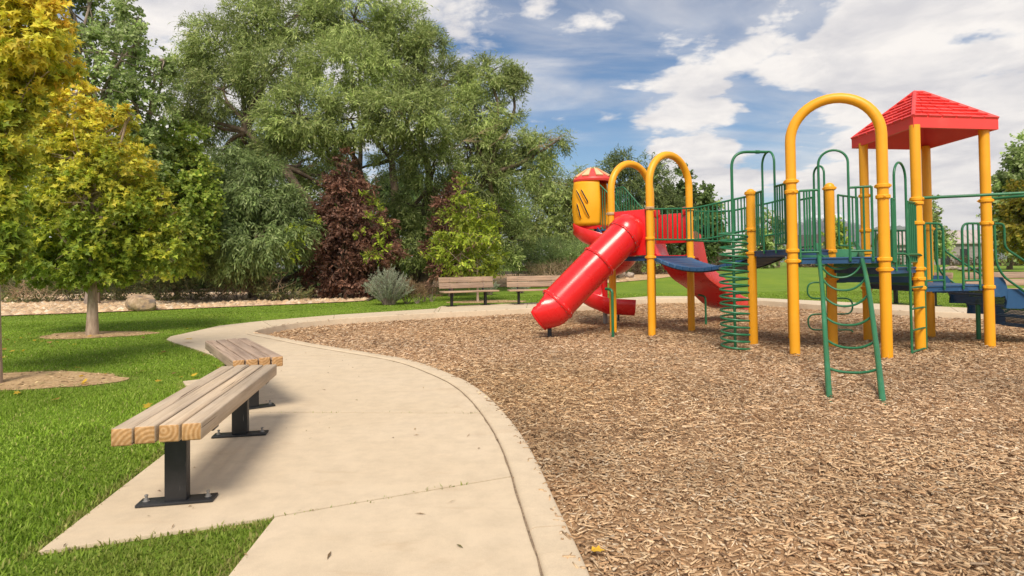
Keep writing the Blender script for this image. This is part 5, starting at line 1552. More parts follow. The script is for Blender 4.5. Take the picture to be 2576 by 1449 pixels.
def autumn(zlo, zhi, warm=0.0):
    cols = np.array([(0.200, 0.290, 0.035), (0.340, 0.400, 0.045), (0.560, 0.540, 0.060), (0.78, 0.640, 0.070), (0.78, 0.500, 0.060)])
    def f(pos, rng, hue):
        t = (pos[:, 2] - zlo) / (zhi - zlo) * 2.7 + .12 + warm + (hue - .5) * 1.7 + rng.normal(0, .45, len(pos)); t = np.clip(t, 0, 3.999)
        i = t.astype(int); u = (t - i)[:, None]
        c = cols[i] * (1 - u) + cols[np.minimum(i + 1, 4)] * u
        return c * np.exp(rng.normal(0, .16, (len(pos), 1)))
    return f

# --- big willow: several leaning stems from one stool
YW = 27.0
W_L = [(560, 115, 95, 80, 1), (470, 165, 55, 50, 1), (640, 55, 85, 70), (760, 30, 105, 75, 1), (890, 45, 120, 85), (1010, 70, 80, 70, 1), (700, 165, 105, 75, -1), (880, 165, 110, 75, -2),
       (1015, 165, 85, 70), (1080, 115, 45, 45), (560, 225, 90, 62), (470, 260, 50, 50, 1), (540, 320, 85, 48, 2, .6), (640, 330, 60, 40, 2, .4), (755, 285, 112, 66, -4.2, 1.3), (700, 345, 60, 36, -3.4), (880, 300, 92, 60, -3.6, 1.2), (820, 355, 60, 42, -3.5),
       (1015, 280, 98, 66, -4.2, 1.3), (1060, 345, 75, 50, -3.3), (985, 395, 56, 44, .5, .6), (1130, 205, 75, 55), (1225, 190, 75, 48), (1285, 215, 45, 42), (1190, 275, 85, 60, -1), (1275, 290, 48, 30), (1090, 415, 80, 52, -2.5),
       (1180, 370, 80, 58, -1), (1275, 365, 75, 42), (1350, 362, 60, 30), (1405, 352, 28, 16), (1290, 430, 75, 42), (1210, 450, 80, 56, -1), (1130, 490, 60, 45, 1, .7), (1360, 415, 40, 24),
       (905, 425, 60, 44, 1.5, .6), (800, 440, 60, 42, 2, .6), (1250, 520, 70, 55, 0, .8), (1180, 560, 60, 60, 1, .7), (1080, 560, 55, 70, 1.5, .45), (980, 590, 70, 60, 2, .3), (1120, 640, 70, 40, 0, .4), (770, 400, 90, 48, 3, .8), (650, 395, 80, 48, 3, .8), (560, 380, 60, 40, 3, .6), (880, 500, 70, 60, 3, .6), (985, 590, 72, 66, -1.2, .8), (1078, 610, 62, 66, -1.2, .8), (935, 545, 52, 56, -.8, .7), (1040, 520, 60, 50, -1, .7), (1245, 640, 50, 44, .5, .7), (1290, 600, 45, 50, .5, .7), (900, 560, 60, 80, 2, .4)]
wl = lobes_px([(l[0], l[1], l[2] * .90, l[3] * .90) + tuple(l[4:]) for l in W_L], YW)
wb = GH(985, 735); wb = Vector((V(1000, 700, YW).x, YW, 0.0))
root = empty('willow_tree', wb, 'huge many-stemmed green willow, the largest tree, behind the purple-leaved tree', 'tree'); ORG[root.name] = wb
tips = crown('crown', root, wl, 305000, (.185, .044), WILLOW, 'lance', .45, .30, 8, seed=5, fold=.15, clump_tone=.20, per_clump=215)
rr = random.Random(8); mb = MB()
stems = [(955, 640, 0, .30, (905, 430)), (1030, 640, 0, .33, (1080, 470)), (1000, 650, 1, .30, (985, 400)), (900, 650, 1, .26, (720, 420)), (1060, 650, -.5, .26, (1230, 440)), (930, 640, .5, .24, (620, 330))]
for (x, y, dy, r, (tx, ty)) in stems:
    b = V(x, 725, YW + dy); b.z = -.1; m_ = V((x + tx) / 2 + (x - 985) * .25, (y + ty) / 2, YW + dy * .5); t = V(tx, ty, YW - .5 + dy)
    p = catmull([b, b.lerp(m_, .45) + Vector((rr.uniform(-.2, .2), 0, .2)), m_, t], 6)
    mb.tube(p, [r * (1.25 - .8 * i / (len(p) - 1)) for i in range(len(p))], 10)
ends = [V(tx, ty, YW - .5 + dy) for (_, _, dy, _, (tx, ty)) in stems]
for l, tp in zip(wl, tips):
    c = Vector(l.c); e = min(ends, key=lambda q: (q - c).length)
    limbs(mb, e, .12, [c], rr, .05, .09, 7, -.03)
    for i in rr.sample(range(len(tp)), min(7, len(tp))): limbs(mb, c, .045, [Vector(tp[i])], rr, .008, .10, 5)
mb.build('trunk', M['bark_dark'], root, angle=60)
for x, y, n in ((1405, 350, 9), (1380, 362, 6), (715, 372, 4), (690, 388, 5), (845, 240, 3), (1190, 350, 5), (1230, 330, 4), (800, 415, 4), (640, 300, 4), (1280, 345, 4)):
    a = V(x - 25, y + 5, YW - 3.8); mb = MB()         # bare dead branches poking out of the crown
    mb.tube(wiggle(a + Vector((-.4, .5, -.2)), a, 3, .05, rr), [.014, .013, .011, .010], 5)
    for k in range(n):
        b = a + Vector((rr.uniform(.1, 1.1), rr.uniform(-.5, .3), rr.uniform(-.15, .45)))
        mb.tube(wiggle(a, b, 5, .08, rr), [.010, .009, .008, .006, .004, .002], 5)
    mb.build('dead_branch', M['twig'], root)


# --- low drooping willow on its left
YL = 22.5
lw = lobes_px([(600, 425, 80, 48), (545, 480, 80, 55), (650, 480, 85, 58, -.6), (720, 545, 62, 58, -.6), (560, 560, 85, 62, -.8), (650, 590, 95, 60, -1.2), (500, 610, 60, 55), (730, 610, 45, 45), (590, 650, 80, 34, -1), (510, 535, 45, 45)], YL)
lb0 = V(640, 745, YL + 1); lb0.z = 0
plain_tree('willow_tree', 'low rounded willow drooping to the ground just left of the purple-leaved tree', 'tree', lb0, lb0 + Vector((-.2, -.3, 1.5)), .20, lw,
           dict(n_leaves=62000, leaf=(.20, .048), palette=WILLOW_BLUE, shape='lance', droop=.75, clump=.30, spray=8, seed=6, fold=.15, per_clump=190, clump_tone=.18), 'bark_dark', 4, seed=5)

# --- cottonwood and light poplar at the left
YCt = 18.6
cl_ = lobes_px([(185, 35, 65, 60), (300, 45, 42, 55), (265, 130, 95, 65, -.5), (345, 105, 48, 48), (165, 130, 75, 65), (390, 190, 52, 42), (240, 225, 110, 70, -.6), (345, 270, 75, 62), (150, 250, 80, 80), (300, 350, 95, 75), (200, 380, 90, 80, .5), (120, 400, 90, 90, .5),
                (360, 390, 60, 65), (60, 300, 80, 120, .8), (170, -40, 50, 50), (60, 120, 70, 90, 1), (303, 15, 18, 44), (340, 60, 16, 40), (410, 150, 22, 34), (225, 15, 20, 50)], YCt)
cb = G(231, 768)
plain_tree('cottonwood_tree', 'tall airy green cottonwood behind the yellow maple, its trunk rising from the gravel', 'tree', cb, Vector((cb.x, cb.y + .6, 3.2)), .20, cl_,
           dict(n_leaves=52000, leaf=(.085, .08), palette=COTTON, shape='oval', droop=.15, air=.1, clump=.24, spray=7, seed=9, fold=.2, per_clump=85, clump_tone=.2), 'bark_grey', 7, seed=7)
YP = 20.0
pl_ = lobes_px([(450, 350, 52, 42), (425, 415, 62, 55), (480, 440, 50, 48, -.3), (450, 505, 72, 60, -.5), (400, 545, 65, 70, -.3), (470, 590, 65, 60, -.4), (420, 650, 70, 42), (500, 545, 35, 40), (385, 470, 50, 60)], YP)
pb = V(452, 745, 23.6); pb.z = 0
plain_tree('poplar_tree', 'light green poplar showing between the yellow maple and the low willow', 'tree', pb, pb + Vector((0, -1.2, 2.4)), .09, pl_,
           dict(n_leaves=42000, leaf=(.11, .09), palette=ASPEN, shape='oval', droop=.2, clump=.28, spray=7, seed=10, fold=.2, per_clump=90), 'bark_grey', 5, seed=8)

# --- the two autumn maples
YM = T1.y + .1
m1 = lobes_px([(192, 235, 34, 36), (180, 300, 70, 58), (265, 335, 72, 60), (120, 350, 75, 62), (320, 295, 26, 24), (200, 400, 95, 70, -.3), (300, 430, 82, 65, -.2), (95, 450, 95, 75, -.2), (345, 500, 52, 52), (210, 510, 115, 80, -.4), (95, 570, 105, 70, -.2), (290, 560, 98, 70, -.3), (185, 625, 115, 62, -.4),
               (300, 640, 88, 52), (90, 655, 95, 48), (230, 680, 90, 36, -.2), (385, 575, 52, 48), (330, 680, 50, 26), (405, 640, 54, 40), (450, 600, 30, 28, .2, .8), (375, 440, 30, 30), (328, 288, 20, 16, 0, .9), (192, 205, 15, 28, 0, .9), (380, 500, 44, 40), (430, 540, 24, 24, .2, .8), (55, 560, 60, 60)], YM)
plain_tree('maple_tree', 'small maple turning yellow, its pale slim trunk standing in the lawn before the tan boulder', 'tree', Vector((T1.x, T1.y, 0)), Vector((T1.x + .05, T1.y, 2.9)), .085, m1,
           dict(n_leaves=46000, leaf=(.076, .080), palette=None, shape='trilobe', droop=.35, clump=.22, spray=5, seed=12, fold=.22, per_clump=48, hgrad=autumn(1.0, 4.4, .0), clump_tone=.16, air=.12), 'bark_pale', 6, 'autumn maples on the lawn', seed=9)
YN = T2.y
m2 = lobes_px([(20, 40, 90, 62), (80, 90, 72, 56, -.2), (20, 160, 80, 62), (115, 40, 45, 38), (120, 160, 62, 42, .2), (165, 150, 30, 18), (-20, 270, 62, 80), (10, 235, 60, 40), (-70, 400, 70, 90), (-60, 540, 70, 80), (-50, 640, 62, 50), (-120, 130, 120, 110), (-140, 450, 110, 160), (0, -70, 130, 70), (-5, 665, 30, 26), (15, 330, 42, 60), (5, 430, 40, 60), (10, 530, 44, 60), (0, 620, 44, 60), (60, 230, 40, 40)], YN)
plain_tree('maple_tree', 'orange-tinged maple cut by the left edge of the picture, nearest of the trees', 'tree', Vector((T2.x - .05, T2.y, 0)), Vector((T2.x - .05, T2.y, 3.3)), .062, m2,
           dict(n_leaves=38000, leaf=(.066, .070), palette=None, shape='trilobe', droop=.35, clump=.22, spray=5, seed=13, fold=.22, per_clump=44, hgrad=autumn(.9, 4.1, .10), clump_tone=.16, air=.1), 'bark_pale', 4, 'autumn maples on the lawn', seed=10, r_limb=.012)

# --- purple-leaved trees and the lime green sapling
YPu = 22.6
def purple(x, top, bot, hw, Y, label, seed, n):
    L_ = []; rr = random.Random(seed); k = 9
    for i in range(k):
        t = i / (k - 1); y = top + (bot - top) * (.05 + .90 * t); w = hw * (.12 + .88 * min(1, (t / .72)) ** .85) * (1 if t < .8 else 1 - (t - .8) * 1.2)
        L_.append((x + rr.uniform(-8, 8), y, w * .62, (bot - top) / k * .75, 0))
        if t > .2:
            L_.append((x - w * .55 + rr.uniform(-6, 6), y + rr.uniform(-10, 10), w * .46, (bot - top) / k * .62, rr.uniform(-.6, .3))); L_.append((x + w * .55 + rr.uniform(-6, 6), y + rr.uniform(-10, 10), w * .46, (bot - top) / k * .62, rr.uniform(-.6, .3)))
    lo = lobes_px(L_, Y); b = V(x, 740, Y); b.z = 0.0
    rt = plain_tree('plum_tree', label, 'tree', b, b + Vector((0, 0, 1.6)), .10, lo,
               dict(n_leaves=n, leaf=(.135, .062), palette=PURPLE, shape='oval', droop=.25, clump=.27, spray=7, seed=seed, fold=.25, per_clump=70, clump_tone=.26), 'bark_dark', 4, 'purple-leaved trees under the willow', seed=seed)
    return rt
pu = purple(872, 385, 735, 134, YPu, 'large dark purple-leaved tree with a pointed crown and a few green shoots', 21, 27000)
gs = lobes_px([(742, 590, 14, 22, -2), (735, 640, 12, 16, -2), (938, 520, 20, 18, -2), (905, 500, 12, 14, -2), (960, 580, 20, 22, -2), (948, 628, 22, 30, -2), (790, 560, 10, 14, -2), (905, 590, 10, 12, -2)], YPu)
crown('green_shoots', pu, gs, 800, (.12, .055), LIME, 'oval', .2, .35, 6, seed=22, per_clump=40)
purple(1135, 435, 690, 62, 23.6, 'smaller purple-leaved tree half hidden behind the lime green sapling', 23, 11000)
sl = lobes_px([(1165, 480, 18, 26), (1172, 530, 40, 34), (1205, 545, 34, 30), (1140, 575, 44, 36), (1200, 595, 52, 40, -.2), (1160, 635, 60, 36, -.2), (1225, 640, 36, 34), (1110, 620, 34, 26), (1185, 670, 62, 28), (1245, 600, 18, 30), (1090, 650, 20, 20)], TL.y + .1)
plain_tree('ash_sapling', 'lime green young tree with a thin trunk standing behind the left bench with a backrest', 'tree', Vector((TL.x, TL.y, 0)), Vector((TL.x, TL.y, 1.5)), .04, sl,
           dict(n_leaves=6500, leaf=(.13, .056), palette=LIME, shape='oval', droop=.3, clump=.28, spray=7, seed=24, fold=.2, per_clump=45), 'bark_pale', 4, seed=11)

# --- trees behind the play structure
def bg_tree(name, label, L_, Y, trunk_x, r0, n, leaf, palx, shape, seed, droop=.2, bark_m='bark_dark', group=None, per=110, lift=0, wide=1.0):
    L_ = [(l[0], l[1] + lift, l[2] * wide, l[3] * wide) + tuple(l[4:]) for l in L_]
    lo = lobes_px(L_, Y); b = V(trunk_x, 690, Y); b.z = hz(b.x, b.y)
    lowest = min(l.c[2] - l.r[2] for l in lo)
    return plain_tree(name, label, 'tree', b, Vector((b.x, b.y, max(b.z + .8, lowest + .7))), r0, lo, dict(n_leaves=n, leaf=leaf, palette=palx, shape=shape, droop=droop, clump=.29, spray=7, seed=seed, per_clump=per), bark_m, 4, group, seed=seed)
bg_tree('willow_tree', 'dark green willow behind the yellow turret and the tube slide', [(1425, 478, 55, 36), (1390, 520, 50, 45), (1470, 520, 45, 60), (1440, 570, 60, 60, -.5), (1370, 580, 50, 55), (1500, 600, 40, 60), (1400, 630, 70, 42), (1360, 470, 20, 20), (1300, 560, 45, 50, 1, .6), (1290, 620, 40, 40, 1, .6)], 36, 1440, .3, 30000, (.26, .06), WILLOW, 'lance', 31, .4, lift=-16, wide=1.15)
bg_tree('willow_tree', 'dark willow seen through the two left yellow arches', [(1590, 440, 55, 34), (1550, 480, 45, 42), (1630, 470, 42, 48), (1595, 520, 60, 55), (1645, 540, 40, 55), (1560, 590, 50, 60), (1630, 610, 60, 50), (1660, 480, 18, 40, 0, .5)], 39, 1600, .3, 22000, (.28, .065), ([(0.17, 0.215, 0.072), (0.125, 0.17, 0.055), (0.23, 0.265, 0.10)], [3, 2, 1]), 'lance', 32, .3, lift=-16, wide=1.15)
bg_tree('cottonwood_tree', 'green cottonwood rising behind the right leg of the second yellow arch', [(1712, 470, 22, 28), (1700, 510, 35, 34), (1735, 535, 38, 38), (1690, 560, 40, 42), (1765, 500, 20, 26), (1778, 540, 26, 30), (1745, 590, 50, 42), (1700, 620, 50, 42), (1790, 580, 22, 26), (1775, 620, 40, 34)], 42, 1720, .26, 14000, (.22, .20), ([(0.17, 0.24, 0.072), (0.125, 0.19, 0.055), (0.25, 0.31, 0.12)], [3, 3, 1]), 'oval', 33, .1, per=55, lift=-8, wide=1.05)
bg_tree('cottonwood_tree', 'rounded green tree seen through the bars of the bridge rail', [(1925, 575, 30, 32), (1900, 600, 32, 32), (1945, 605, 30, 36), (1925, 630, 40, 30)], 64, 1922, .2, 3500, (.32, .28), COTTON, 'oval', 34, .1, per=50)
bg_tree('aspen_tree', 'small yellow-green aspen seen through the rails of the near deck', [(2100, 570, 12, 20), (2105, 605, 18, 26), (2112, 635, 22, 24), (2090, 640, 16, 22)], 62, 2103, .12, 3000, (.28, .24), ASPEN, 'oval', 35, .1, per=45)
bg_tree('aspen_tree', 'slim tree with bare gaps standing left of the grey barn', [(2342, 520, 11, 22), (2346, 560, 16, 22), (2350, 600, 22, 24), (2362, 625, 24, 20), (2336, 590, 12, 18), (2395, 600, 8, 8, 0, .5)], 55, 2346, .11, 3600, (.24, .20), COTTON, 'oval', 36, .1, per=40)
bg_tree('poplar_tree', 'tall green poplar beside the right edge, behind the yellow tree', [(2548, 420, 18, 34), (2572, 400, 22, 40), (2530, 480, 26, 40), (2560, 480, 34, 48), (2528, 545, 30, 42), (2565, 560, 42, 52), (2545, 610, 48, 40), (2610, 500, 40, 100)], 38, 2540, .16, 17000, (.20, .17), COTTON, 'oval', 37, .1, per=60)
bg_tree('maple_tree', 'yellow-leaved tree at the right edge in front of the tall poplar', [(2590, 500, 34, 40), (2572, 560, 36, 36), (2600, 600, 44, 44), (2560, 605, 22, 26), (2620, 540, 40, 50)], 32, 2592, .14, 8000, (.19, .17), ([(0.33, 0.28, 0.03), (0.24, 0.25, 0.03), (0.44, 0.30, 0.03)], [3, 3, 1]), 'oval', 38, .15, per=55)

# --- shrubs
def shrub(name, label, L_, Y, n, leaf, palx, shape, seed, droop=.05, group=None, cat='shrub', per=70, clump=.32):
    lo = lobes_px(L_, Y); c = lo[0].c; b = Vector((c[0], c[1], hz(c[0], c[1])))
    root = empty(name, b, label, cat, group); ORG[root.name] = b
    tips = crown('foliage', root, lo, n, leaf, palx, shape, droop, clump, 7, seed=seed, per_clump=per)
    rr = random.Random(seed); mb = MB()
    for l, tp in zip(lo, tips):
        bb_ = Vector((l.c[0], l.c[1], b.z - .05))
        limbs(mb, bb_, .02, [Vector(t) for t in tp[:7]], rr, .005, .06, 5)
    mb.build('stem', M['bark_grey'], root); return root
UG = 'wild shrubs along the edge of the gravel'
shrub('brush_shrub', 'grey-green wild shrub at the far left behind the gravel', [(60, 715, 80, 36), (10, 690, 60, 50), (130, 725, 60, 26)], 22.8, 6500, (.13, .035), BRUSH, 'lance', 41, .0, UG)
shrub('brush_shrub', 'grey-green wild shrub right of the tan boulder', [(420, 712, 70, 34), (350, 715, 55, 30), (480, 715, 45, 34), (400, 690, 60, 26)], 22.6, 8500, (.13, .035), BRUSH, 'lance', 42, .0, UG)
shrub('brush_shrub', 'low wild shrub behind the slim pale maple trunk', [(270, 715, 50, 34), (220, 705, 60, 40), (180, 715, 45, 30)], 22.9, 5500, (.13, .035), BRUSH, 'lance', 43, .0, UG)
shrub('brush_shrub', 'straggly tan and green shrub under the low willow', [(600, 715, 45, 26), (560, 722, 40, 22), (650, 722, 40, 20)], 22.0, 2600, (.12, .032), ([(0.30, 0.22, 0.12), (0.20, 0.18, 0.08), (0.13, 0.14, 0.05)], [2, 2, 1]), 'lance', 44, .0, UG)
shrub('brush_shrub', 'tan and green shrub at the foot of the purple-leaved tree', [(700, 728, 40, 16), (745, 735, 34, 12)], 21.6, 1500, (.12, .032), BRUSH, 'lance', 45, .0, UG)
shrub('rabbitbrush_shrub', 'wide soft grey-green bush behind the benches with backrests', [(1385, 640, 72, 34), (1330, 650, 45, 32), (1440, 645, 48, 36), (1300, 665, 40, 24), (1410, 668, 60, 24)], 31, 16000, (.16, .030), WILLOW_BLUE, 'lance', 46, -.35, UG, per=110)
shrub('brush_shrub', 'dry tan bush at the right end of the grey-green bush', [(1400, 688, 50, 14), (1360, 690, 40, 14), (1460, 680, 40, 18)], 29.5, 2600, (.16, .022), ([(0.30, 0.21, 0.12), (0.38, 0.28, 0.16), (0.16, 0.14, 0.07)], [2, 2, 1]), 'lance', 47, -.5, UG)
shrub('brush_shrub', 'green bush growing under the yellow turret', [(1490, 640, 40, 34), (1520, 665, 40, 26), (1470, 672, 40, 20)], 33, 5000, (.17, .07), COTTON, 'oval', 48, .1, UG)
shrub('brush_shrub', 'dry dark bush behind the tower posts', [(1620, 690, 45, 22), (1680, 690, 45, 22), (1580, 680, 26, 16)], 37, 2800, (.18, .05), ([(0.16, 0.09, 0.055), (0.10, 0.07, 0.04), (0.14, 0.14, 0.05)], [2, 2, 1]), 'lance', 49, .0, UG)
shrub('brush_shrub', 'brown low shrub right of the silvery sage', [(1022, 728, 36, 20), (1050, 735, 20, 14)], 19.4, 2600, (.075, .018), ([(0.33, 0.22, 0.13), (0.26, 0.17, 0.10), (0.22, 0.19, 0.09)], [3, 2, 1]), 'lance', 50, -.4, UG)
shrub('brush_shrub', 'brown low shrub left of the benches with backrests', [(1085, 727, 22, 18), (1068, 734, 16, 12)], 20.4, 1500, (.075, .018), ([(0.26, 0.15, 0.10), (0.20, 0.12, 0.08)], [2, 2]), 'lance', 51, -.4, UG)
for k, (x, y, rx, ry, Y, lab) in enumerate(((2440, 668, 50, 16, 66, 'red-brown shrub before the grey barn'), (2545, 672, 40, 14, 60, 'red-brown shrub under the tall poplar'), (2200, 668, 60, 14, 70, 'red-brown shrub left of the grey barn'), (2040, 668, 46, 14, 70, 'brown shrub in front of the dark-roofed house'),
                                     (1900, 668, 50, 14, 66, 'low dry shrub in front of the tan house'), (1790, 668, 40, 16, 60, 'dark shrub left of the tan house'))):
    shrub('hedge_shrub', lab, [(x, y, rx, ry), (x - rx * .7, y + 3, rx * .6, ry * .7), (x + rx * .7, y + 3, rx * .6, ry * .7)], Y, 1500, (.26, .10), ([(0.13, 0.075, 0.045), (0.10, 0.10, 0.04), (0.18, 0.11, 0.07), (0.07, 0.09, 0.03)], [2, 2, 1, 1]), 'lance', 60 + k, -.2, 'shrubs along the far side of the lawn')

def sage(label, x, y_top, y_base, hw, Y, n, seed):
    rng = np.random.default_rng(seed); s = Y / F; b = V(x, y_base, Y); b.z = 0.0
    root = empty('sage_shrub', b, label, 'shrub', 'silvery sage shrubs'); ORG[root.name] = b
    H = (y_base - y_top) * s; Wd = hw * s; mb = MB(); P, D, S_, C_ = [], [], [], []
    for i in range(n):
        a = rng.uniform(0, 6.28); q = rng.random() ** .6
        e = np.array([math.cos(a) * Wd * q, math.sin(a) * Wd * q * .8, H * (1.0 - .52 * q * q) * rng.uniform(.7, 1.05)])
        st_ = np.array([math.cos(a), math.sin(a), 0]) * Wd * q * .22
        pts = [np.array(b) + st_ * (1 - t) + (e * np.array([t ** 1.3, t ** 1.3, t])) for t in np.linspace(0, 1, 6)]
        mb.tube([Vector(p) for p in pts], [.008, .007, .006, .005, .004, .002], 4)
        m_ = 46; t = rng.uniform(.25, 1, m_); j = np.clip((t * 5).astype(int), 0, 4); f = (t * 5 - j)[:, None]; pp = np.array(pts)
        P.append(pp[j] * (1 - f) + pp[j + 1] * f); ax_ = norm_((pp[j + 1] - pp[j])); D.append(ax_ + norm_(rng.normal(0, 1, (m_, 3))) * .75); S_.append(rng.normal(0, 1, (m_, 3)))
    P = np.concatenate(P); mm = len(P)
    leaf_mesh('foliage', P, np.concatenate(D), np.concatenate(S_), rng.uniform(.05, .10, mm), rng.uniform(.010, .018, mm), pal(mm, [(0.42, 0.47, 0.34), (0.34, 0.39, 0.27), (0.52, 0.56, 0.43)], [2, 2, 1], .15, rng), 'lance', root)
    mb.build('stem', M['bark_grey'], root)
sage('silvery upright sage bush at the right end of the gravel strip', 978, 655, 752, 66, 18.9, 260, 71)
sage('small silvery sage above the left bench with a backrest', 1232, 680, 722, 28, 24.5, 60, 72)
sage('small silvery sage above the second bench with a backrest', 1308, 682, 722, 34, 25.5, 60, 73)

# dead branches lying under the willows
def dead_brush(label, x0, x1, y0, y1, Y, n, seed):
    rr = random.Random(seed); b = V((x0 + x1) / 2, y1, Y); b.z = 0; root = empty('dead_brush', b, label, 'brushwood', 'piles of dead branches under the willows'); ORG[root.name] = b
    mb = MB()
    for i in range(n):
        x = rr.uniform(x0, x1); a = V(x, y1 - rr.uniform(0, 6), Y + rr.uniform(-.4, .6)); a.z = max(.02, a.z)
        e = V(x + rr.uniform(-46, 46), y1 - rr.uniform(.25, 1.0) * (y1 - y0), Y + rr.uniform(-.7, .7))
        p = wiggle(a, e, 6, .11, rr); r = rr.uniform(.007, .02); mb.tube(p, [r * (1 - .8 * k / 6) for k in range(7)], 5)
        for _ in range(3):
            k = rr.randint(2, 6); q = p[k] + Vector((rr.uniform(-.5, .5), rr.uniform(-.3, .3), rr.uniform(-.05, .45))); mb.tube(wiggle(p[k], q, 3, .1, rr), [.006, .005, .004, .002], 4)
    mb.build('branches', M['twig'], root)
dead_brush('tangle of pale dead branches between the low willow and the gravel', 560, 715, 675, 738, 21.6, 42, 81)
dead_brush('dry stalks at the far left behind the gravel', 10, 130, 700, 752, 22.0, 30, 82)
dead_brush('dry grass-like stalks below the grey-green bush', 1350, 1450, 660, 702, 29, 40, 83)
mb = MB(); rr = random.Random(12)
fb = V(735, 728, 23.5); fb.z = 0
ft = empty('fallen_tree', fb, 'dark leaning trunk lying low beside the purple-leaved tree', 'fallen tree'); ORG[ft.name] = fb
mb.tube(catmull([V(655, 730, 24), V(700, 712, 23.6), V(745, 690, 23.4), V(800, 655, 23.6)], 5), [.14 - .004 * i for i in range(16)], 9)
mb.tube(catmull([V(735, 738, 23.3), V(742, 705, 23.2), V(752, 680, 23.4)], 4), [.06 - .003 * i for i in range(9)], 7)
mb.build('stem', M['bark_dark'], ft)

# the wood beyond, which reads as one dark mass
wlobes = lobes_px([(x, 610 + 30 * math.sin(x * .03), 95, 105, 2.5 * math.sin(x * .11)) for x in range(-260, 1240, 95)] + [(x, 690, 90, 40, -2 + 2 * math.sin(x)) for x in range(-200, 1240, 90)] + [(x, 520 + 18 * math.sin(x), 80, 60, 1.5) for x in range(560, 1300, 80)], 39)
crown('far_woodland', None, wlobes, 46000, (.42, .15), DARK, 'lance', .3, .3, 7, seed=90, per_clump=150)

# leaves shed under the maples
def shed():
    rng = np.random.default_rng(5); n = 70
    X = np.concatenate([rng.normal(T1.x + .2, 1.5, n // 2), rng.normal(T2.x + 1.0, 1.2, n // 2)]); Y = np.concatenate([rng.normal(T1.y - .5, 1.3, n // 2), rng.normal(T2.y - .2, 1.2, n // 2)])
    k = np.ones(n, bool)
    for s_ in SLABS: k &= ~inside(s_, X, Y)
    X, Y = X[k], Y[k]; n = len(X); P = np.stack([X, Y, np.full(n, .012)], 1)
    D = norm_(np.stack([rng.normal(0, 1, n), rng.normal(0, 1, n), rng.normal(0, .25, n)], 1)); S = np.cross(np.tile(np.array([[0, 0, 1.]]), (n, 1)) + rng.normal(0, .25, (n, 3)), D)
    leaf_mesh('shed_leaves', P, D, S, rng.uniform(.05, .08, n), rng.uniform(.05, .08, n), pal(n, [(0.62, 0.42, 0.04), (0.5, 0.26, 0.05), (0.34, 0.20, 0.08)], [2, 1, 1], .15, rng), 'maple', None, .2)
shed()

# --- boulders
def boulder(label, x, y, w, h, Y_=None, seed=0, mat='boulder', group='boulders on the gravel'):
    b = GH(x, y); s = (b.y) / F; bm = bmesh.new(); bmesh.ops.create_icosphere(bm, subdivisions=4, radius=1.0); rr = np.random.default_rng(seed)
    planes = [(norm_(rr.normal(0, 1, (1, 3)))[0], rr.uniform(.62, .92)) for _ in range(11)]; vsx = []
    for v in bm.verts:
        p = np.array(v.co)
        for nn, dd in planes:
            e = p @ nn - dd
            if e > 0: p = p - nn * e * .85
        p = p * (1 + .03 * math.sin(p[0] * 7 + seed) * math.sin(p[1] * 6 + p[2] * 5))
        vsx.append((b.x + p[0] * w * s / 2, b.y + w * s * .36 + p[1] * w * s * .38, b.z + h * s * .40 + p[2] * h * s * .62))
    bm.verts.index_update(); mb = MB(); mb.add(vsx, [[v.index for v in f.verts] for f in bm.faces]); bm.free()
    o = mb.build('boulder', M[mat], None, angle=28, origin=b); tag(o, label, 'boulder', group); return o
boulder('large tan boulder on the gravel right of the pale maple trunk', 340, 783, 80, 44, seed=3)
boulder('grey boulder seen through the posts of the left tower', 1562, 700, 30, 22, seed=5, mat='boulder_grey')
boulder('smaller grey boulder right of the first one behind the left tower', 1586, 701, 26, 16, seed=6, mat='boulder_grey')
boulder('rough grey boulder behind the end of the tube slide', 1395, 728, 46, 24, seed=7, mat='boulder')
mb = MB(); ed = V(940, 752, 18.7)                  # dark edging at the end of the gravel
p = catmull([G(925, 757), G(938, 751), G(948, 745), G(965, 741)], 6); q = [v + Vector((.0, .0, .07)) for v in p]
mb.tube([v + Vector((0, 0, .03)) for v in p], .05, 8); tag(mb.build('edging_log', M['bark_dark']), 'dark edging at the right end of the gravel strip below the sage', 'edging')
# a fallen yellow leaf on the chips
lf = GC(1506, 1404); mb = MB(); T, _ = LEAF_SHAPES['maple']
mb.add([(lf.x + (a - .5) * .06, lf.y + b * .05, lf.z + .032 + .012 * abs(b)) for a, b in T], [(0, 1, 2), (0, 2, 9), (9, 2, 8), (2, 3, 4), (2, 4, 8), (8, 4, 6), (4, 5, 6), (8, 6, 7)])
tag(mb.build('fallen_leaf', paint('yellow_leaf', (0.62, 0.36, 0.02), .6), smooth=False), 'fallen yellow leaf on the wood chips near the kerb', 'leaf')
lf = G(475, 862); mb = MB(); mb.add([(lf.x + (a - .5) * .14, lf.y + b * .13, lf.z + .055 + .02 * abs(b)) for a, b in T], [(0, 1, 2), (0, 2, 9), (9, 2, 8), (2, 3, 4), (2, 4, 8), (8, 4, 6), (4, 5, 6), (8, 6, 7)])
tag(mb.build('fallen_leaf', bpy.data.materials['yellow_leaf'], smooth=False), 'fallen yellow leaf on the grass left of the path', 'leaf')
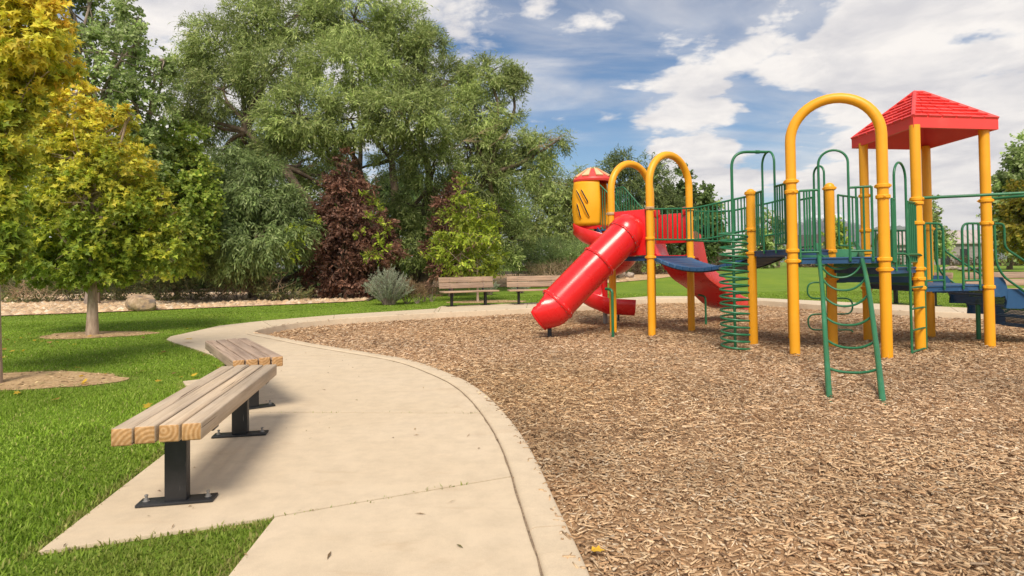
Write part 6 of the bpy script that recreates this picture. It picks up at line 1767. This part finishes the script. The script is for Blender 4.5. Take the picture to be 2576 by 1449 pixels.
# ------------------------------------------------------------------ far buildings, mountains, air
def wall_mat(name, c, c2, sc=3):
    mt, nt, b = new_mat(name); n = noise_n(nt, sc, 7, .65); r = ramp(nt, n.outputs['Fac'], [(.3, c), (.7, c2)]); nt.links.new(r.outputs[0], b.inputs['Base Color']); b.inputs['Roughness'].default_value = .8; bump(nt, b, n.outputs['Fac'], .2, .01); return mt
M['siding'] = wall_mat('grey_siding', (0.27, 0.235, 0.225), (0.33, 0.29, 0.275)); M['siding_roof'] = wall_mat('pale_metal_roof', (0.40, 0.34, 0.32), (0.47, 0.40, 0.37))
M['brown_wall'] = wall_mat('brown_wall', (0.16, 0.10, 0.07), (0.24, 0.16, 0.11)); M['dark_roof'] = wall_mat('dark_roof', (0.05, 0.042, 0.04), (0.09, 0.075, 0.07)); M['tan_roof'] = wall_mat('tan_roof', (0.42, 0.35, 0.28), (0.52, 0.45, 0.37))
M['glass'] = paint('dark_window_glass', (0.02, 0.022, 0.025), .12, .1, (.03, .03, .035), 0)
def house(name, label, p0, p1, depth, eave, ridge, wall, roofm, windows=(), doors=(), boards=0, over=.4):
    """front wall from p0 to p1, ridge parallel to it"""
    p0, p1 = Vector(p0), Vector(p1); d = (p1 - p0); L_ = d.length; d.normalize(); n = Vector((-d.y, d.x, 0)); z0 = p0.z
    root = empty(name, (p0 + p1) / 2, label, 'building'); ORG[root.name] = (p0 + p1) / 2
    mb = MB(); q = [p0, p1, p1 + n * depth, p0 + n * depth]; top = [v + Vector((0, 0, eave)) for v in q]; bt = [v - Vector((0, 0, .5)) for v in q]
    r0 = p0 + n * depth / 2 + Vector((0, 0, ridge)); r1 = p1 + n * depth / 2 + Vector((0, 0, ridge))
    mb.add(bt + top + [r0, r1], [(0, 1, 5, 4), (1, 2, 6, 9, 5), (2, 3, 7, 6), (3, 0, 4, 8, 7)]); mb.build('wall', M[wall], root, smooth=False)
    mb = MB(); sl = (ridge - eave) / (depth / 2)
    for a, b, nn in ((p0, p1, -n), (p0 + n * depth, p1 + n * depth, n)):
        e0 = a - d * over + nn * over + Vector((0, 0, eave - sl * over)); e1 = b + d * over + nn * over + Vector((0, 0, eave - sl * over)); t0 = r0 - d * over; t1 = r1 + d * over
        th = Vector((0, 0, .16)); mb.add([e0, e1, t1, t0, e0 + th, e1 + th, t1 + th, t0 + th], [(0, 1, 2, 3), (7, 6, 5, 4), (0, 4, 5, 1), (1, 5, 6, 2), (3, 2, 6, 7), (0, 3, 7, 4)])
    rf = mb.build('roof', M[roofm], root, smooth=False, recalc=True)
    k = int(L_ / .9)
    for i in range(k):
        c = p0 + d * (i + .5) * .9; a = c - n * over + Vector((0, 0, eave - sl * over + .185)); b = c + n * depth / 2 + Vector((0, 0, ridge + .185)); mb = MB(); mb.tube([a, b], .025, 4); mb.build('roof_seam', M[roofm], rf, smooth=False)
    rot = Matrix((d, n, Vector((0, 0, 1)))).transposed()
    for i in range(boards):
        mb = MB(); h = eave / boards; mb.box((p0 + p1) / 2 - n * .03 + Vector((0, 0, h * (i + .5))), (L_, .05, h * .93), rot); mb.build('siding_board', M[wall], root, smooth=False)
    for u, z, w, h in windows:
        c = p0 + d * u * L_ - n * .07 + Vector((0, 0, z)); mb = MB()
        for sx, sz, bw, bh in ((0, h / 2, w + .16, .1), (0, -h / 2, w + .16, .1), (-w / 2, 0, .1, h), (w / 2, 0, .1, h)): mb.box(c + d * sx + Vector((0, 0, sz)), (bw, .12, bh), rot)
        f = mb.build('window', M['tan_roof'], root, smooth=False); mb = MB(); mb.box(c + n * .02, (w, .03, h), rot); mb.build('pane', M['glass'], f, smooth=False)
    for u, w, h in doors:
        mb = MB(); mb.box(p0 + d * u * L_ - n * .05 + Vector((0, 0, h / 2)), (w, .06, h), rot); mb.build('door', M['glass'], root, smooth=False)
    return root
def gz(x, Y): p = V(x, 680, Y); p.z = hz(p.x, p.y); return p
a, b = gz(2236, 82), gz(2492, 78); s = 80 / F
house('barn', 'long grey barn with a pale metal roof and a dark doorway behind the canopy deck', a, b, 9, 2.9, 4.6, 'siding', 'siding_roof', ((.15, 1.7, 1.2, .8), (.42, 1.7, 1.2, .8)), ((.755, .95, 2.1), (.57, 1.1, 2.0)), 7)
a, b = gz(1985, 84), gz(2075, 82)
house('house', 'brown house with a dark roof seen through the rails of the near deck', a, b, 7, 2.5, 4.4, 'brown_wall', 'dark_roof', ((.25, 1.5, 1.0, .9), (.62, 1.5, 1.2, .9)), ((.86, .9, 2.0),), 5)
a, b = gz(1812, 66), gz(1962, 74)
house('house', 'low brown house with a pale tan roof behind the coil climber', a, b, 6, 1.6, 3.3, 'brown_wall', 'tan_roof', ((.55, .95, 1.3, .7), (.82, .95, 1.0, .7)), ((.30, .9, 1.5),), 4)
def fence(x0, x1, Y0, Y1, label):
    a, b = gz(x0, Y0), gz(x1, Y1); d = (b - a); L_ = d.length; d.normalize(); root = empty('fence', a, label, 'fence'); ORG[root.name] = a; rot = Matrix((d, Vector((-d.y, d.x, 0)), Vector((0, 0, 1)))).transposed()
    for i in range(int(L_ / 2.4) + 1):
        mb = MB(); mb.box(a + d * i * 2.4 + Vector((0, 0, .5)), (.1, .1, 1.2), rot); mb.build('fence_post', M['brown_wall'], root, smooth=False)
    for z in (.35, .65, .95):
        mb = MB(); mb.box((a + b) / 2 + Vector((0, 0, z)), (L_, .05, .14), rot); mb.build('fence_rail', M['brown_wall'], root, smooth=False)
fence(1760, 1960, 62, 70, 'low brown rail fence along the far side of the lawn')
# rocks piled in front of the barn
for k, (x, y, w, h) in enumerate(((2405, 679, 34, 10), (2380, 680, 26, 8), (2440, 681, 40, 9), (2470, 680, 26, 9), (2300, 680, 30, 8))):
    boulder(('flat pale rock before the dark barn door', 'pale rock left of the dark barn door', 'wide pale rock right of the barn door', 'pale rock at the right corner of the barn', 'pale rock before the left half of the barn')[k], x, y, w, h, seed=20 + k, mat='boulder_grey', group='pale rocks before the barn')

# mountains
def mountain_mat(name, low, high, snow=None, zs=(0, 1)):
    mt, nt, b = new_mat(name); n = noise_n(nt, .012, 9, .7); n2 = noise_n(nt, .05, 8, .7)
    r = ramp(nt, n.outputs['Fac'], [(.35, low), (.65, high)]); c = r.outputs[0]
    if snow:
        geo = nt.nodes.new('ShaderNodeNewGeometry'); sp = nt.nodes.new('ShaderNodeSeparateXYZ'); nt.links.new(geo.outputs['Position'], sp.inputs[0])
        mr = nt.nodes.new('ShaderNodeMapRange'); nt.links.new(sp.outputs[2], mr.inputs[0]); mr.inputs[1].default_value = zs[0]; mr.inputs[2].default_value = zs[1]
        ad = nt.nodes.new('ShaderNodeMath'); ad.operation = 'ADD'; nt.links.new(mr.outputs[0], ad.inputs[0]); nt.links.new(n2.outputs['Fac'], ad.inputs[1])
        rs = ramp(nt, ad.outputs[0], [(.93, (0, 0, 0)), (1.0, (1, 1, 1))]); rs.color_ramp.interpolation = 'EASE'
        c = mixc(nt, rs.outputs[0], c, snow)
    nt.links.new(c, b.inputs['Base Color']); b.inputs['Roughness'].default_value = .95; return mt
def ridge(name, prof, Y, depth, mat, seed, rough=.10, label=None):
    rng = np.random.default_rng(seed); nx, ny = 190, 34; xs = np.linspace(prof[0][0], prof[-1][0], nx); ys = np.interp(xs, [p[0] for p in prof], [p[1] for p in prof])
    t = rng.random(nx); 
    for _ in range(1): t = (np.roll(t, 1) + t * 2 + np.roll(t, -1)) / 4
    ys = ys + (t - .5) * 9
    rows = []
    n1 = rng.random((nx, ny))
    for j in range(ny):
        v = j / (ny - 1)
        for i in range(nx):
            top = V(xs[i], ys[i], Y); D = Y - depth * (1 - v)
            P = V(xs[i], ys[i], D); h = max(4, top.z)
            gul = .16 * math.sin(xs[i] * .21 + 3 * math.sin(v * 5 + xs[i] * .02)) + .10 * math.sin(xs[i] * .53 + v * 9)
            z = -3 + (h + 3) * (v ** (.85 + .35 * gul)) + (n1[i, j] - .5) * h * rough * (1 - v) * v * 4 + gul * h * .25 * v * (1 - v)
            rows.append((P.x, D, z))
    back = [(p[0], p[1] + depth * .8, -3) for p in rows[-nx:]]
    vs = rows + back; fs = [(j * nx + i, j * nx + i + 1, (j + 1) * nx + i + 1, (j + 1) * nx + i) for j in range(ny) for i in range(nx - 1)]
    mb = MB(); mb.add(vs, fs); return tag(mb.build(name, mat, angle=180), kind='structure')
MT = V(2090, 535, 3400).z
M['snowy'] = mountain_mat('snowy_rock', (0.085, 0.085, 0.095), (0.16, 0.155, 0.16), (0.74, 0.75, 0.78), (MT * .45, MT * 1.2)); M['ridge'] = mountain_mat('wooded_ridge', (0.10, 0.12, 0.10), (0.17, 0.18, 0.14))
ridge('mountain', [(1780, 640), (1850, 608), (1900, 590), (1945, 575), (1985, 556), (2015, 560), (2040, 532), (2062, 545), (2088, 532), (2115, 541), (2140, 556), (2165, 566), (2200, 580), (2260, 590), (2330, 606)], 3400, 1500, M['snowy'], 3)
ridge('hill', [(2080, 640), (2150, 598), (2200, 572), (2250, 567), (2290, 570), (2340, 574), (2385, 578), (2430, 584), (2480, 592), (2530, 598), (2600, 604), (2700, 615)], 2500, 900, M['ridge'], 4)
ridge('hill', [(600, 662), (800, 650), (1000, 652), (1200, 645), (1400, 650), (1600, 642), (1800, 640), (1960, 646), (2100, 650)], 2700, 700, M['ridge'], 6)

# hazy air
def haze():
    mb = MB(); x0, x1, y0, y1, z0, z1 = -4200, 5400, -40, 5400, -4.5, MT + 30
    mb.box(((x0 + x1) / 2, (y0 + y1) / 2, (z0 + z1) / 2), (x1 - x0, y1 - y0, z1 - z0)); mt = bpy.data.materials.new('hazy_air'); mt.use_nodes = True; nt = mt.node_tree; nt.nodes.clear()
    out = nt.nodes.new('ShaderNodeOutputMaterial'); v = nt.nodes.new('ShaderNodeVolumePrincipled'); v.inputs['Color'].default_value = (0.86, 0.91, 1.0, 1); v.inputs['Density'].default_value = HAZE; v.inputs['Anisotropy'].default_value = 0.2
    nt.links.new(v.outputs[0], out.inputs['Volume']); tag(mb.build('haze', mt, smooth=False), kind='stuff')
HAZE = 0.00010
haze()
